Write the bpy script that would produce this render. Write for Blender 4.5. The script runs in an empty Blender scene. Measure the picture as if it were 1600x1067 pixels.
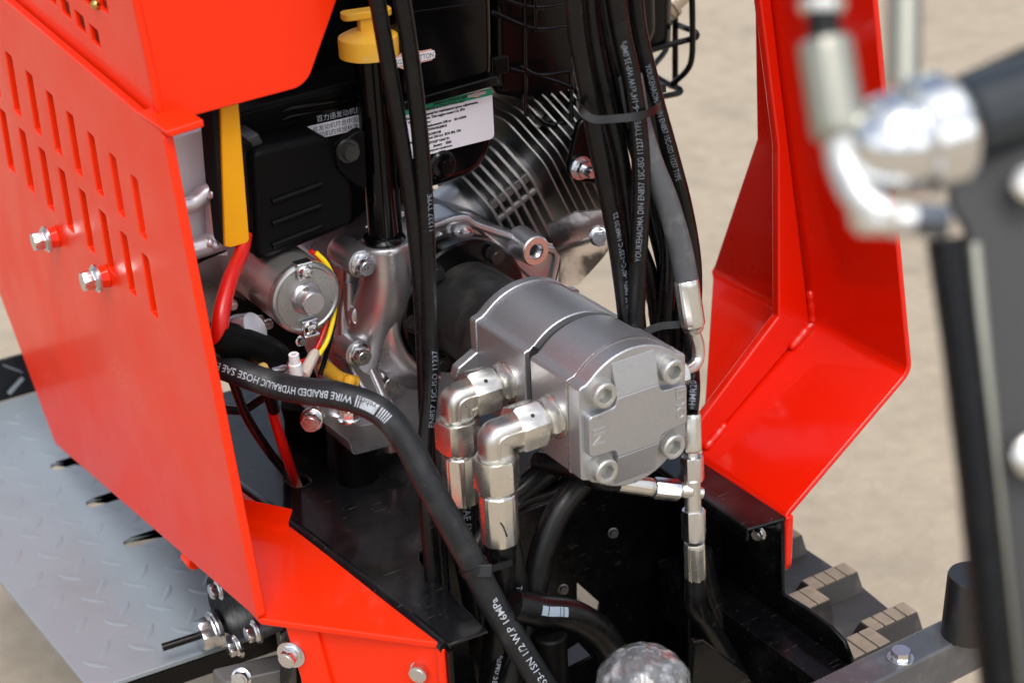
import bpy, bmesh, math, random
from mathutils import Vector as V, Matrix
R = math.radians
random.seed(4)
S = bpy.context.scene
COL = S.collection
MM = 0.001

# ------------------------------------------------------------------ camera (all lengths below in mm, pump cover centre = origin)
FPX = 2700.0
YAW, PITCH, ROLL = R(30.985), R(25.966), R(-2.742)
CAM = V((-791.5, -1100.4, 744.5))
DV = V((math.sin(YAW)*math.cos(PITCH), math.cos(YAW)*math.cos(PITCH), -math.sin(PITCH)))
_r = V((math.cos(YAW), -math.sin(YAW), 0)); _u = _r.cross(DV)
RV = _r*math.cos(ROLL) + _u*math.sin(ROLL)
UV = -_r*math.sin(ROLL) + _u*math.cos(ROLL)
cd = bpy.data.cameras.new('camera'); cam = bpy.data.objects.new('camera', cd); COL.objects.link(cam)
cam.matrix_world = Matrix(((RV.x, UV.x, -DV.x, CAM.x*MM), (RV.y, UV.y, -DV.y, CAM.y*MM), (RV.z, UV.z, -DV.z, CAM.z*MM), (0, 0, 0, 1)))
cd.sensor_width = 36; cd.lens = FPX/1600*36; cd.clip_start = .02; cd.clip_end = 2000
cd.dof.use_dof = True; cd.dof.focus_distance = 1.67; cd.dof.aperture_fstop = 4.5
S.camera = cam

# ------------------------------------------------------------------ world, sun, exposure
SUN_EL, SUN_AZ = R(62), R(204)      # azimuth measured clockwise from +Y
w = bpy.data.worlds.new('World'); S.world = w; w.use_nodes = True
nt = w.node_tree; bg = nt.nodes['Background']
sky = nt.nodes.new('ShaderNodeTexSky'); sky.sky_type = 'NISHITA'; sky.sun_disc = False
sky.sun_elevation = SUN_EL; sky.sun_rotation = SUN_AZ; sky.dust_density = 4.0; sky.air_density = 1.0; sky.ozone_density = 1.0
hs = nt.nodes.new('ShaderNodeHueSaturation'); hs.inputs['Saturation'].default_value = .75      # thin high cloud: a paler sky
nt.links.new(sky.outputs[0], hs.inputs['Color']); 
wc = nt.nodes.new('ShaderNodeTexCoord'); cn = nt.nodes.new('ShaderNodeTexNoise'); cn.inputs['Scale'].default_value = 2.6; cn.inputs['Detail'].default_value = 7; cn.inputs['Roughness'].default_value = .55
nt.links.new(wc.outputs['Generated'], cn.inputs['Vector'])
cr = nt.nodes.new('ShaderNodeMapRange'); cr.interpolation_type = 'SMOOTHSTEP'; cr.inputs[1].default_value = .47; cr.inputs[2].default_value = .60; nt.links.new(cn.outputs[0], cr.inputs[0])
cl = nt.nodes.new('ShaderNodeHueSaturation'); cl.inputs['Saturation'].default_value = .12; cl.inputs['Value'].default_value = 2.0; nt.links.new(sky.outputs[0], cl.inputs['Color'])
cm = nt.nodes.new('ShaderNodeMix'); cm.data_type = 'RGBA'; nt.links.new(cr.outputs[0], cm.inputs['Factor']); nt.links.new(hs.outputs[0], cm.inputs['A']); nt.links.new(cl.outputs[0], cm.inputs['B'])
nt.links.new(cm.outputs['Result'], bg.inputs[0]); bg.inputs[1].default_value = 0.15
sl = bpy.data.lights.new('sun', 'SUN'); sl.energy = 0.6; sl.angle = R(30); sl.color = (1, .97, .93)
so = bpy.data.objects.new('sun', sl); COL.objects.link(so)
sd = V((math.sin(SUN_AZ)*math.cos(SUN_EL), math.cos(SUN_AZ)*math.cos(SUN_EL), math.sin(SUN_EL)))
so.rotation_euler = sd.to_track_quat('Z', 'Y').to_euler()
S.view_settings.view_transform = 'Standard'; S.view_settings.look = 'None'; S.view_settings.gamma = 1
S.view_settings.exposure = 0.3

# ------------------------------------------------------------------ pixel helpers: a pixel of the photograph meets a plane of the place
def ray(px, py): return DV + (px-800)/FPX*RV - (py-533.5)/FPX*UV
def W(px, py, x=None, y=None, z=None, d=None):
    q = ray(px, py)
    if d is not None: return CAM + q*d
    k, v = (0, x) if x is not None else (1, y) if y is not None else (2, z)
    return CAM + q*((v-CAM[k])/q[k])
def depth(p): return (p-CAM).dot(DV)
def mmw(px, p): return px*depth(p)/FPX          # width in mm of px pixels at point p
X, Y, Z = V((1, 0, 0)), V((0, 1, 0)), V((0, 0, 1))

# ------------------------------------------------------------------ materials
def mat(name, base, rough=.5, metal=0., var=.0, vscale=60, bump=.0, bscale=300, coat=0., rvar=.0, spec=.5, dust=None, dustamt=.0, dscale=25, trans=0, bdist=.25, scuff=0):
    m = bpy.data.materials.new(name); m.use_nodes = True; t = m.node_tree; L = t.links
    b = t.nodes['Principled BSDF']
    b.inputs['Base Color'].default_value = (*base, 1); b.inputs['Roughness'].default_value = rough; b.inputs['Metallic'].default_value = metal
    b.inputs['Coat Weight'].default_value = coat; b.inputs['Coat Roughness'].default_value = .08; b.inputs['Specular IOR Level'].default_value = spec
    if trans: b.inputs['Transmission Weight'].default_value = trans
    tc = t.nodes.new('ShaderNodeTexCoord')
    def noise(sc, det=4):
        n = t.nodes.new('ShaderNodeTexNoise'); n.inputs['Scale'].default_value = sc; n.inputs['Detail'].default_value = det
        L.new(tc.outputs['Object'], n.inputs['Vector']); return n
    col = None
    if var:
        n = noise(vscale); mx = t.nodes.new('ShaderNodeMix'); mx.data_type = 'RGBA'
        mx.inputs['A'].default_value = (*[c*(1-var) for c in base], 1); mx.inputs['B'].default_value = (*[min(1, c*(1+var)) for c in base], 1)
        L.new(n.outputs[0], mx.inputs['Factor']); col = mx.outputs['Result']
    if dust:
        n = noise(dscale, 6); rp = t.nodes.new('ShaderNodeMapRange'); rp.inputs[1].default_value = .52; rp.inputs[2].default_value = .75; rp.inputs[4].default_value = dustamt
        L.new(n.outputs[0], rp.inputs[0])
        mx = t.nodes.new('ShaderNodeMix'); mx.data_type = 'RGBA'; L.new(rp.outputs[0], mx.inputs['Factor'])
        if col: L.new(col, mx.inputs['A'])
        else: mx.inputs['A'].default_value = (*base, 1)
        mx.inputs['B'].default_value = (*dust, 1); col = mx.outputs['Result']
    if scuff:
        mp = t.nodes.new('ShaderNodeMapping'); mp.inputs['Scale'].default_value = (40, 300, 120); mp.inputs['Rotation'].default_value = (.3, .5, .8); L.new(tc.outputs['Object'], mp.inputs['Vector'])
        n = t.nodes.new('ShaderNodeTexNoise'); n.inputs['Scale'].default_value = 1; n.inputs['Detail'].default_value = 5; L.new(mp.outputs[0], n.inputs['Vector'])
        rp = t.nodes.new('ShaderNodeMapRange'); rp.inputs[1].default_value = .66; rp.inputs[2].default_value = .74; rp.inputs[4].default_value = scuff; L.new(n.outputs[0], rp.inputs[0])
        n2 = t.nodes.new('ShaderNodeTexVoronoi'); n2.inputs['Scale'].default_value = 110; L.new(tc.outputs['Object'], n2.inputs['Vector'])
        r2 = t.nodes.new('ShaderNodeMapRange'); r2.inputs[1].default_value = .16; r2.inputs[2].default_value = .06; r2.inputs[4].default_value = scuff; L.new(n2.outputs['Distance'], r2.inputs[0])
        n3 = noise(30, 3); r3 = t.nodes.new('ShaderNodeMapRange'); r3.inputs[1].default_value = .5; r3.inputs[2].default_value = .62; L.new(n3.outputs[0], r3.inputs[0])
        ml = t.nodes.new('ShaderNodeMath'); ml.operation = 'MULTIPLY'; L.new(r2.outputs[0], ml.inputs[0]); L.new(r3.outputs[0], ml.inputs[1])
        ad = t.nodes.new('ShaderNodeMath'); ad.operation = 'MAXIMUM'; L.new(rp.outputs[0], ad.inputs[0]); L.new(ml.outputs[0], ad.inputs[1])
        mx = t.nodes.new('ShaderNodeMix'); mx.data_type = 'RGBA'; L.new(ad.outputs[0], mx.inputs['Factor'])
        if col: L.new(col, mx.inputs['A'])
        else: mx.inputs['A'].default_value = (*base, 1)
        mx.inputs['B'].default_value = (*(dust or (.3, .3, .3)), 1); col = mx.outputs['Result']
    if col: L.new(col, b.inputs['Base Color'])
    if rvar:
        n = noise(vscale*1.7, 5); rp = t.nodes.new('ShaderNodeMapRange'); rp.inputs[1].default_value = .3; rp.inputs[2].default_value = .7
        rp.inputs[3].default_value = max(0, rough-rvar); rp.inputs[4].default_value = rough+rvar
        L.new(n.outputs[0], rp.inputs[0]); L.new(rp.outputs[0], b.inputs['Roughness'])
    if bump:
        n = noise(bscale, 3); bp = t.nodes.new('ShaderNodeBump'); bp.inputs['Strength'].default_value = bump; bp.inputs['Distance'].default_value = bdist*.001
        L.new(n.outputs[0], bp.inputs['Height']); L.new(bp.outputs[0], b.inputs['Normal'])
    return m
RED = mat('red powder coat', (.82, .024, 0), .36, var=.05, vscale=6, bump=.4, bscale=420, bdist=.06, coat=.18, rvar=.09, spec=.25, dust=(.80, .12, .07), dustamt=.0, dscale=7, scuff=.05)
REDG = mat('wet look red paint', (.70, .009, 0), .3, var=.04, vscale=8, bump=.35, bscale=30, bdist=.5, coat=.8, rvar=.05, spec=.1)
BLK = mat('black gloss paint', (.002, .002, .0025), .24, bump=.15, bscale=200, rvar=.1, coat=.05, spec=.2, dust=(.10, .095, .09), dustamt=.05, scuff=.3)
DECK = mat('dark grey deck paint', (.006, .006, .007), .16, bump=.15, bscale=60, rvar=.08, coat=.1, spec=.35, dust=(.14, .135, .13), dustamt=.10, dscale=16, scuff=.35)
PLA = mat('black moulded plastic', (.0025, .0025, .0027), .42, bump=.3, bscale=1500, rvar=.08, spec=.08)
GLB = mat('black enamel', (.0015, .0015, .0018), .18, coat=.06, bump=.04, bscale=60, spec=.2)
RUB = mat('black hose rubber', (.003, .003, .0034), .32, bump=.3, bscale=700, rvar=.1, spec=.28, dust=(.10, .098, .095), dustamt=.04, dscale=45, scuff=.12)
RUB2 = mat('grey worn hose rubber', (.010, .011, .013), .44, bump=.3, bscale=600, rvar=.12, spec=.32, dust=(.10, .10, .10), dustamt=.25, dscale=40, scuff=.2)
CAST = mat('die cast aluminium', (.50, .495, .515), .33, .9, var=.08, vscale=30, bump=.3, bscale=500, rvar=.08, bdist=.15)
PUMP = mat('sand cast pump aluminium', (.46, .468, .495), .38, .85, var=.07, vscale=300, bump=1, bscale=750, rvar=.05, bdist=.28, dust=(.16, .155, .15), dustamt=.0, scuff=.3)
MACH = mat('machined aluminium', (.62, .60, .58), .3, 1, var=.1, vscale=90, rvar=.08, bump=.05, bscale=500)
ZINC = mat('zinc nickel plating', (.70, .685, .64), .25, .95, var=.05, vscale=60, rvar=.04, bump=.05, bscale=1200, dust=(.3, .28, .24), dustamt=.1, dscale=90, scuff=.1)
ZCAST = mat('forged plated steel', (.68, .665, .63), .33, 1, var=.08, vscale=80, rvar=.05, bump=1, bscale=1300, bdist=.2)
BOLT = mat('bright zinc bolt', (.68, .69, .71), .22, 1, var=.06, vscale=120, rvar=.05)
SOCK = mat('matt grey bolt coating', (.46, .46, .44), .42, .75, var=.12, vscale=150, rvar=.08, bump=.2, bscale=800)
STEEL = mat('starter motor steel', (.66, .655, .635), .33, .9, rvar=.04, bump=.06, bscale=900, dust=(.36, .35, .33), dustamt=.2, dscale=40)
CHROME = mat('bright chromed fitting', (.8, .82, .84), .14, 1)
SHIELD = mat('shiny heat shield sheet', (.82, .76, .74), .12, 1, bump=.8, bscale=25, bdist=.6)
YEL = mat('yellow paint', (.74, .33, .002), .4, var=.05, vscale=50, bump=.1, bscale=200, spec=.3)
YELP = mat('yellow filler cap plastic', (.74, .40, .035), .5, var=.06, vscale=50, bump=.2, bscale=400, spec=.2, dust=(.62, .5, .25), dustamt=.4, dscale=60)
FOAM = mat('black foam', (.008, .008, .009), .95, bump=1, bscale=900, spec=.2)
GREY = mat('pale grey primer', (.68, .69, .74), .45, var=.05, vscale=30, bump=.1, bscale=200)
WELD = mat('silver painted weld', (.55, .52, .55), .32, .55, bump=1, bscale=150)
TREAD = mat('blue grey tread plate', (.235, .272, .30), .38, var=.06, vscale=12, rvar=.06, bump=.1, bscale=150, coat=.1, dust=(.12, .115, .105), dustamt=.25, dscale=9, scuff=.4)
WHT = mat('white print', (.40, .43, .48), .6, dust=(.06, .06, .065), dustamt=.85, dscale=160)
LABEL = mat('white label film', (.68, .68, .74), .35)
GREEN = mat('green label print', (.005, .28, .15), .35)
INK = mat('black ink', (.006, .006, .006), .5)
PALE = mat('faded hose print', (.15, .17, .205), .6, dust=(.02, .02, .022), dustamt=.9, dscale=170)
BLUEP = mat('pale blue hose stamp', (.22, .27, .33), .6)
REDW = mat('red cable sheath', (.50, .006, .003), .3)
YELW = mat('yellow wire', (.8, .60, .005), .35)
CLEAR = mat('frosted connector plastic', (.70, .66, .68), .3)
COPPER = mat('brass tinted steel', (.55, .36, .12), .3, 1)
PINK = mat('machined boss face', (.66, .50, .42), .4, .7)
TRK = mat('dusty track rubber', (.03, .027, .027), .42, var=.3, vscale=20, bump=1, bscale=120, bdist=.5, dust=(.17, .155, .135), dustamt=.7, dscale=14)
TOP = mat('sandy track lug top', (.25, .205, .155), .85, var=.3, vscale=60, bump=1, bscale=200, bdist=.5, dust=(.12, .10, .08), dustamt=.5, dscale=50)
DBOLT = mat('patchy dark bolt', (.10, .10, .10), .4, .8, dust=(.02, .02, .02), dustamt=.8, dscale=200)  # darker than the other bolts, broken by near black noise patches
TIE = mat('black nylon tie', (.009, .0095, .0105), .35, spec=.3)
FILM = mat('crinkled clear film', (.11, .113, .118), .16, .1, bump=1.0, bscale=75, bdist=2.5, coat=.9, dust=(.55, .56, .58), dustamt=.7, dscale=80)
OLIVE = mat('grey fitting body', (.34, .34, .29), .35, .85)
# concrete yard
GRD = mat('beige concrete', (.445, .375, .283), .9, var=.12, vscale=2.2, bump=1, bscale=40, dust=(.24, .205, .16), dustamt=.5, dscale=6, spec=.2)

# ------------------------------------------------------------------ mesh builder
def basis(axis, ref=None):
    a = axis.normalized()
    if ref is None: ref = Z if abs(a.z) < .9 else X
    e1 = (ref - a*ref.dot(a)).normalized(); return a, e1, a.cross(e1)
class MB:
    def __init__(s): s.v = []; s.f = []; s.m = []; s.k = 0
    def add(s, vs, fs):
        o = len(s.v); s.v += [V(p) for p in vs]
        for f in fs: s.f.append([i+o for i in f]); s.m.append(s.k)
        return s
    def prism(s, pts, vec, rim=None):
        n = len(pts); vec = V(vec); vs = [V(p) for p in pts]+[V(p)+vec for p in pts]
        s.add(vs, [list(range(n))[::-1], [n+i for i in range(n)]])
        k = s.k
        if rim is not None: s.k = rim
        o = len(s.v)-2*n
        for i in range(n):
            s.f.append([o+i, o+(i+1) % n, o+n+(i+1) % n, o+n+i]); s.m.append(s.k)
        s.k = k; return s
    def box(s, lo, hi):
        return s.prism([(lo[0], lo[1], lo[2]), (hi[0], lo[1], lo[2]), (hi[0], hi[1], lo[2]), (lo[0], hi[1], lo[2])], (0, 0, hi[2]-lo[2]))
    def obox(s, c, ax, ay, az, hx, hy, hz):
        c = V(c); p = [c+ax*(i*hx)+ay*(j*hy)-az*hz for i, j in ((-1, -1), (1, -1), (1, 1), (-1, 1))]
        return s.prism(p, az*2*hz)
    def lathe(s, o, axis, prof, n=28, rmod=None, ref=None, cap0=True, cap1=True):
        a, e1, e2 = basis(axis, ref); o = V(o); vs = []
        for t, r in prof:
            for i in range(n):
                g = 2*math.pi*i/n; rr = r*(rmod(g) if rmod else 1)
                vs.append(o + a*t + (e1*math.cos(g)+e2*math.sin(g))*rr)
        fs = []
        for j in range(len(prof)-1):
            for i in range(n): fs.append([j*n+i, j*n+(i+1) % n, (j+1)*n+(i+1) % n, (j+1)*n+i])
        if cap0: fs.append(list(range(n))[::-1])
        if cap1: fs.append([(len(prof)-1)*n+i for i in range(n)])
        return s.add(vs, fs)
    def sweep(s, o, axis, prof, g0, g1, n=40):
        a, e1, e2 = basis(axis); o = V(o); m = len(prof); vs = []
        for i in range(n+1):
            g = g0+(g1-g0)*i/n; vs += [o+a*t+(e1*math.cos(g)+e2*math.sin(g))*r for t, r in prof]
        fs = [[i*m+j, i*m+j+1, (i+1)*m+j+1, (i+1)*m+j] for i in range(n) for j in range(m-1)]
        return s.add(vs, fs+[list(range(m)), [n*m+j for j in range(m)][::-1]])
    def hexa(s, o, axis, r, h, ref=None, ch=.12, n=6):
        # hexagon with circular chamfers at both ends (24 sided ring blended to hex)
        N = 24
        def hx(g):
            q = (g+math.pi/6) % (math.pi/3) - math.pi/6
            return math.cos(math.pi/6)/math.cos(q)
        a, e1, e2 = basis(axis, ref); o = V(o); vs = []; rings = []
        rc = r*.90
        for t, kind in ((0, 'c'), (r*ch, 'h'), (h-r*ch, 'h'), (h, 'c')):
            for i in range(N):
                g = 2*math.pi*i/N; rr = r*hx(g) if kind == 'h' else min(rc, r*hx(g))
                vs.append(o+a*t+(e1*math.cos(g)+e2*math.sin(g))*rr)
        fs = []
        for j in range(3):
            for i in range(N): fs.append([j*N+i, j*N+(i+1) % N, (j+1)*N+(i+1) % N, (j+1)*N+i])
        fs += [list(range(N))[::-1], [3*N+i for i in range(N)]]
        return s.add(vs, fs)
    def socket(s, o, axis, r, h, ref=None):
        # cap screw head: face at o, head running back along -axis, hexagonal socket
        N = 24; a, e1, e2 = basis(axis, ref); o = V(o); vs = []
        def hx(g):
            q = (g+math.pi/6) % (math.pi/3) - math.pi/6
            return math.cos(math.pi/6)/math.cos(q)
        rows = [(-h, r, 0), (-.12*r, r, 0), (0, r*.88, 0), (0, r*.66, 0), (-.05*r, r*.6, 1), (-.72*r, r*.58, 1)]
        for t, rr, hh in rows:
            for i in range(N):
                g = 2*math.pi*i/N; q = rr*(hx(g) if hh else 1); vs.append(o+a*t+(e1*math.cos(g)+e2*math.sin(g))*q)
        fs = []
        for j in range(len(rows)-1):
            for i in range(N): fs.append([j*N+i, j*N+(i+1) % N, (j+1)*N+(i+1) % N, (j+1)*N+i])
        fs += [list(range(N))[::-1], [(len(rows)-1)*N+i for i in range(N)]]
        return s.add(vs, fs)
    def bolt(s, o, axis, r, ref=None, fl=1.32):
        # flanged hexagon bolt, seat at o
        s.lathe(o, axis, [(0, r*fl), (r*.16, r*fl), (r*.26, r*1.08), (r*.3, r*.9)], 24)
        s.hexa(V(o)+axis.normalized()*r*.2, axis, r, r*.95, ref)
        s.lathe(V(o)+axis.normalized()*r*1.15, axis, [(-.1, r*.66), (r*.05, r*.60)], 20, cap0=False)
        return s
    def tube(s, path, r, n=14, caps=True):
        path = [V(p) for p in path]; N = len(path); T = []
        for i in range(N):
            T.append((path[min(i+1, N-1)]-path[max(i-1, 0)]).normalized())
        e1 = basis(T[0])[1]; vs = []
        for i in range(N):
            e1 = (e1-T[i]*e1.dot(T[i])).normalized(); e2 = T[i].cross(e1); rr = r(i/(N-1)) if callable(r) else r
            for k in range(n):
                g = 2*math.pi*k/n; vs.append(path[i]+(e1*math.cos(g)+e2*math.sin(g))*rr)
        fs = []
        for j in range(N-1):
            for i in range(n): fs.append([j*n+i, j*n+(i+1) % n, (j+1)*n+(i+1) % n, (j+1)*n+i])
        if caps: fs += [list(range(n))[::-1], [(N-1)*n+i for i in range(n)]]
        return s.add(vs, fs)
    def sphere(s, c, r, n=20, m=12, sc=(1, 1, 1), fn=None):
        vs = []; fs = []
        for j in range(m+1):
            a = math.pi*j/m
            for i in range(n):
                b = 2*math.pi*i/n; dvec = V((math.sin(a)*math.cos(b)*sc[0], math.sin(a)*math.sin(b)*sc[1], math.cos(a)*sc[2]))
                vs.append(V(c)+dvec*r*(fn(dvec) if fn else 1))
        for j in range(m):
            for i in range(n): fs.append([j*n+i, (j+1)*n+i, (j+1)*n+(i+1) % n, j*n+(i+1) % n])
        return s.add(vs, fs)
    def ribbon(s, path, wdir, w, th, ndir=None):
        # flat strap of width w along wdir, thickness th, following path
        path = [V(p) for p in path]; N = len(path); vs = []; wd = V(wdir).normalized()
        for i in range(N):
            t = (path[min(i+1, N-1)]-path[max(i-1, 0)]).normalized(); ww = (wd-t*wd.dot(t)).normalized(); nn = t.cross(ww)
            for a, b in ((-1, -1), (1, -1), (1, 1), (-1, 1)): vs.append(path[i]+ww*a*w/2+nn*b*th/2)
        fs = [[0, 1, 2, 3][::-1], [(N-1)*4+k for k in range(4)]]
        for j in range(N-1):
            for k in range(4): fs.append([j*4+k, j*4+(k+1) % 4, (j+1)*4+(k+1) % 4, (j+1)*4+k])
        return s.add(vs, fs)

def spline(pts, n=10):
    pts = [V(p) for p in pts]; P = [pts[0]*2-pts[1]]+pts+[pts[-1]*2-pts[-2]]; out = []
    for i in range(1, len(P)-2):
        for k in range(n):
            t = k/n; a, b, c, d = P[i-1], P[i], P[i+1], P[i+2]
            out.append(.5*((2*b)+(c-a)*t+(2*a-5*b+4*c-d)*t*t+(3*b-a-3*c+d)*t**3))
    out.append(pts[-1]); return out
def arc(c, e1, e2, r, a0, a1, n=10):
    return [V(c)+(e1*math.cos(a0+(a1-a0)*i/n)+e2*math.sin(a0+(a1-a0)*i/n))*r for i in range(n+1)]

def link(name, mb, mats, parent=None, bevel=0, seg=2, sharp=35, origin=None, flat=False, wn=False):
    if parent is not None: org = parent['_o']; org = V(org)
    elif origin is not None: org = V(origin)
    else:
        xs = [p.x for p in mb.v]; ys = [p.y for p in mb.v]; zs = [p.z for p in mb.v]
        org = V(((min(xs)+max(xs))/2, (min(ys)+max(ys))/2, min(zs)))
    me = bpy.data.meshes.new(name); me.from_pydata([((p-org)*MM)[:] for p in mb.v], [], mb.f)
    for m in (mats if isinstance(mats, (list, tuple)) else [mats]): me.materials.append(m)
    me.polygons.foreach_set('material_index', mb.m)
    bm = bmesh.new(); bm.from_mesh(me); bmesh.ops.recalc_face_normals(bm, faces=bm.faces); bm.to_mesh(me); bm.free()
    if not flat:
        me.shade_smooth(); me.set_sharp_from_angle(angle=R(sharp))
    o = bpy.data.objects.new(name, me); COL.objects.link(o)
    if parent is not None: o.parent = parent; o['_o'] = list(org)
    else: o.location = org*MM; o['_o'] = list(org)
    if bevel:
        b = o.modifiers.new('bevel', 'BEVEL'); b.width = bevel*MM; b.segments = seg; b.limit_method = 'ANGLE'; b.angle_limit = R(38); b.harden_normals = False
    if bevel or wn:
        wm = o.modifiers.new('normals', 'WEIGHTED_NORMAL'); wm.keep_sharp = True; wm.weight = 100
    return o
def tag(o, label=None, cat=None, group=None, kind=None):
    if label: o['label'] = label
    if cat: o['category'] = cat
    if group: o['group'] = group
    if kind: o['kind'] = kind
    return o
def thing(name, loc, label, cat, group=None):
    o = bpy.data.objects.new(name, None); COL.objects.link(o); o.empty_display_size = .02
    o.location = V(loc)*MM; o['_o'] = list(V(loc)); return tag(o, label, cat, group)

def curve_plate(outline, holes, plane, c, th, bev=.8):
    """flat sheet with holes; outline/holes are 2D lists in the plane's own axes; returns MB"""
    cu = bpy.data.curves.new('plate', 'CURVE'); cu.dimensions = '2D'; cu.fill_mode = 'BOTH'
    cu.extrude = th/2-bev; cu.bevel_depth = bev; cu.bevel_resolution = 1; cu.offset = -bev
    for loop in [outline]+holes:
        sp = cu.splines.new('POLY'); sp.points.add(len(loop)-1); sp.use_cyclic_u = True
        for q, p in zip(sp.points, loop): q.co = (p[0], p[1], 0, 1)
    ob = bpy.data.objects.new('plate', cu); COL.objects.link(ob)
    dg = bpy.context.evaluated_depsgraph_get(); me = ob.evaluated_get(dg).to_mesh()
    vs = []
    for v in me.vertices:
        a, b, h = v.co
        vs.append({'x': (c+h, a, b), 'y': (b, c+h, a), 'z': (a, b, c+h)}[plane])
    fs = [list(p.vertices) for p in me.polygons]
    mb = MB().add(vs, fs); ob.evaluated_get(dg).to_mesh_clear()
    bpy.data.objects.remove(ob); bpy.data.curves.remove(cu)
    # weld duplicate verts between caps and rim
    bm = bmesh.new(); tmp = bpy.data.meshes.new('t'); tmp.from_pydata([v[:] for v in mb.v], [], mb.f); bm.from_mesh(tmp)
    bmesh.ops.remove_doubles(bm, verts=bm.verts, dist=.01); bm.verts.index_update()
    bmesh.ops.dissolve_degenerate(bm, dist=.001, edges=bm.edges); bm.verts.index_update()
    out = MB().add([v.co.copy() for v in bm.verts], [[v.index for v in f.verts] for f in bm.faces]); bm.free(); bpy.data.meshes.remove(tmp)
    return out
def yz(px, py, x): p = W(px, py, x=x); return (p.y, p.z)
def zx(px, py, y): p = W(px, py, y=y); return (p.z, p.x)
def xy(px, py, z): p = W(px, py, z=z); return (p.x, p.y)
def roundpoly(pts, r, n=4):
    """round the corners of a 2D polygon"""
    out = []; N = len(pts)
    for i in range(N):
        p = V((*pts[i], 0)); a = V((*pts[i-1], 0)); b = V((*pts[(i+1) % N], 0)); rr = r[i] if isinstance(r, (list, tuple)) else r
        da, db = (a-p), (b-p); k = min(rr, da.length*.45, db.length*.45)
        if k < .05: out.append((p.x, p.y)); continue
        p0 = p+da.normalized()*k; p1 = p+db.normalized()*k
        for j in range(n+1):
            t = j/n; q = p0*(1-t)**2+p*2*t*(1-t)+p1*t*t; out.append((q.x, q.y))
    return out

# ------------------------------------------------------------------ lettering
_tc = {}
BOLD = .004
def text2d(s, bold=True):
    """mesh of a line of text, cap height 1, starting at x=0; returns (verts2d, faces, width)"""
    if s in _tc: return _tc[s]
    cu = bpy.data.curves.new('t', 'FONT'); cu.body = s; cu.size = 1; cu.resolution_u = 2
    cu.offset = BOLD
    ob = bpy.data.objects.new('t', cu); COL.objects.link(ob)
    bpy.context.view_layer.update()
    dg = bpy.context.evaluated_depsgraph_get(); me = ob.evaluated_get(dg).to_mesh()
    k = 1/.69
    vs = [(v.co.x*k, v.co.y*k) for v in me.vertices]; fs = [list(p.vertices) for p in me.polygons]
    ob.evaluated_get(dg).to_mesh_clear(); bpy.data.objects.remove(ob); bpy.data.curves.remove(cu)
    wd = max([v[0] for v in vs] or [0]); _tc[s] = (vs, fs, wd); return _tc[s]
def text_flat(mb, s, o, ex, ey, h, width=None):
    vs, fs, wd = text2d(s); sx = h if width is None else width/wd
    mb.add([V(o)+ex*(v[0]*sx)+ey*(v[1]*h) for v in vs], fs); return mb
class Path:
    def __init__(s, pts):
        s.p = pts; s.l = [0]
        for a, b in zip(pts, pts[1:]): s.l.append(s.l[-1]+(b-a).length)
    def at(s, d):
        d = max(0, min(s.l[-1]-1e-4, d)); lo = 0; hi = len(s.l)-1
        while hi-lo > 1:
            m = (lo+hi)//2
            if s.l[m] <= d: lo = m
            else: hi = m
        t = (d-s.l[lo])/(s.l[hi]-s.l[lo]); p = s.p[lo].lerp(s.p[hi], t)
        def tan(i): return (s.p[min(i+1, len(s.p)-1)]-s.p[max(i-1, 0)]).normalized()
        return p, tan(lo).lerp(tan(hi), t).normalized()
    def near(s, px, py):
        best = None
        for i, p in enumerate(s.p):
            q = p-CAM; z = q.dot(DV); e = (800+FPX*q.dot(RV)/z-px)**2+(533.5-FPX*q.dot(UV)/z-py)**2
            if best is None or e < best[0]: best = (e, s.l[i])
        return best[1]
def text_hose(mb, s, path, r, d0, sgn, h, off=0., lift=.35, stretch=1.):
    """print running along a hose from arclength d0 in direction sgn; off = shift round the hose in degrees"""
    vs, fs, wd = text2d(s)
    tm = bpy.data.meshes.new('t'); tm.from_pydata([(v[0], v[1], 0) for v in vs], [], fs); bm = bmesh.new(); bm.from_mesh(tm)
    for yy in (.15, .35, .5, .65, .85):
        bmesh.ops.bisect_plane(bm, geom=bm.verts[:]+bm.edges[:]+bm.faces[:], plane_co=(0, yy, 0), plane_no=(0, 1, 0))
    bm.verts.index_update(); out = []
    for v in bm.verts:
        p, t = path.at(d0+sgn*v.co.x*h*stretch); T = t*sgn
        n = (CAM-p); n = (n-T*n.dot(T)).normalized(); up = n.cross(T)
        g = (v.co.y-.5)*h/r + R(off)
        out.append(p+(n*math.cos(g)+up*math.sin(g))*(r+lift))
    mb.add(out, [[v.index for v in f.verts] for f in bm.faces]); bm.free(); bpy.data.meshes.remove(tm)
def band_hose(mb, path, r, d0, d1, h, off=0., lift=.3):
    n = max(2, int(abs(d1-d0)/2)+1); vs = []
    for i in range(n+1):
        p, t = path.at(d0+(d1-d0)*i/n); q = (CAM-p); q = (q-t*q.dot(t)).normalized(); up = q.cross(t)
        for j in range(5):
            g = (j/4-.5)*h/r+R(off); vs.append(p+(q*math.cos(g)+up*math.sin(g))*(r+lift))
    mb.add(vs, [[i*5+j, i*5+j+1, (i+1)*5+j+1, (i+1)*5+j] for i in range(n) for j in range(4)])

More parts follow.
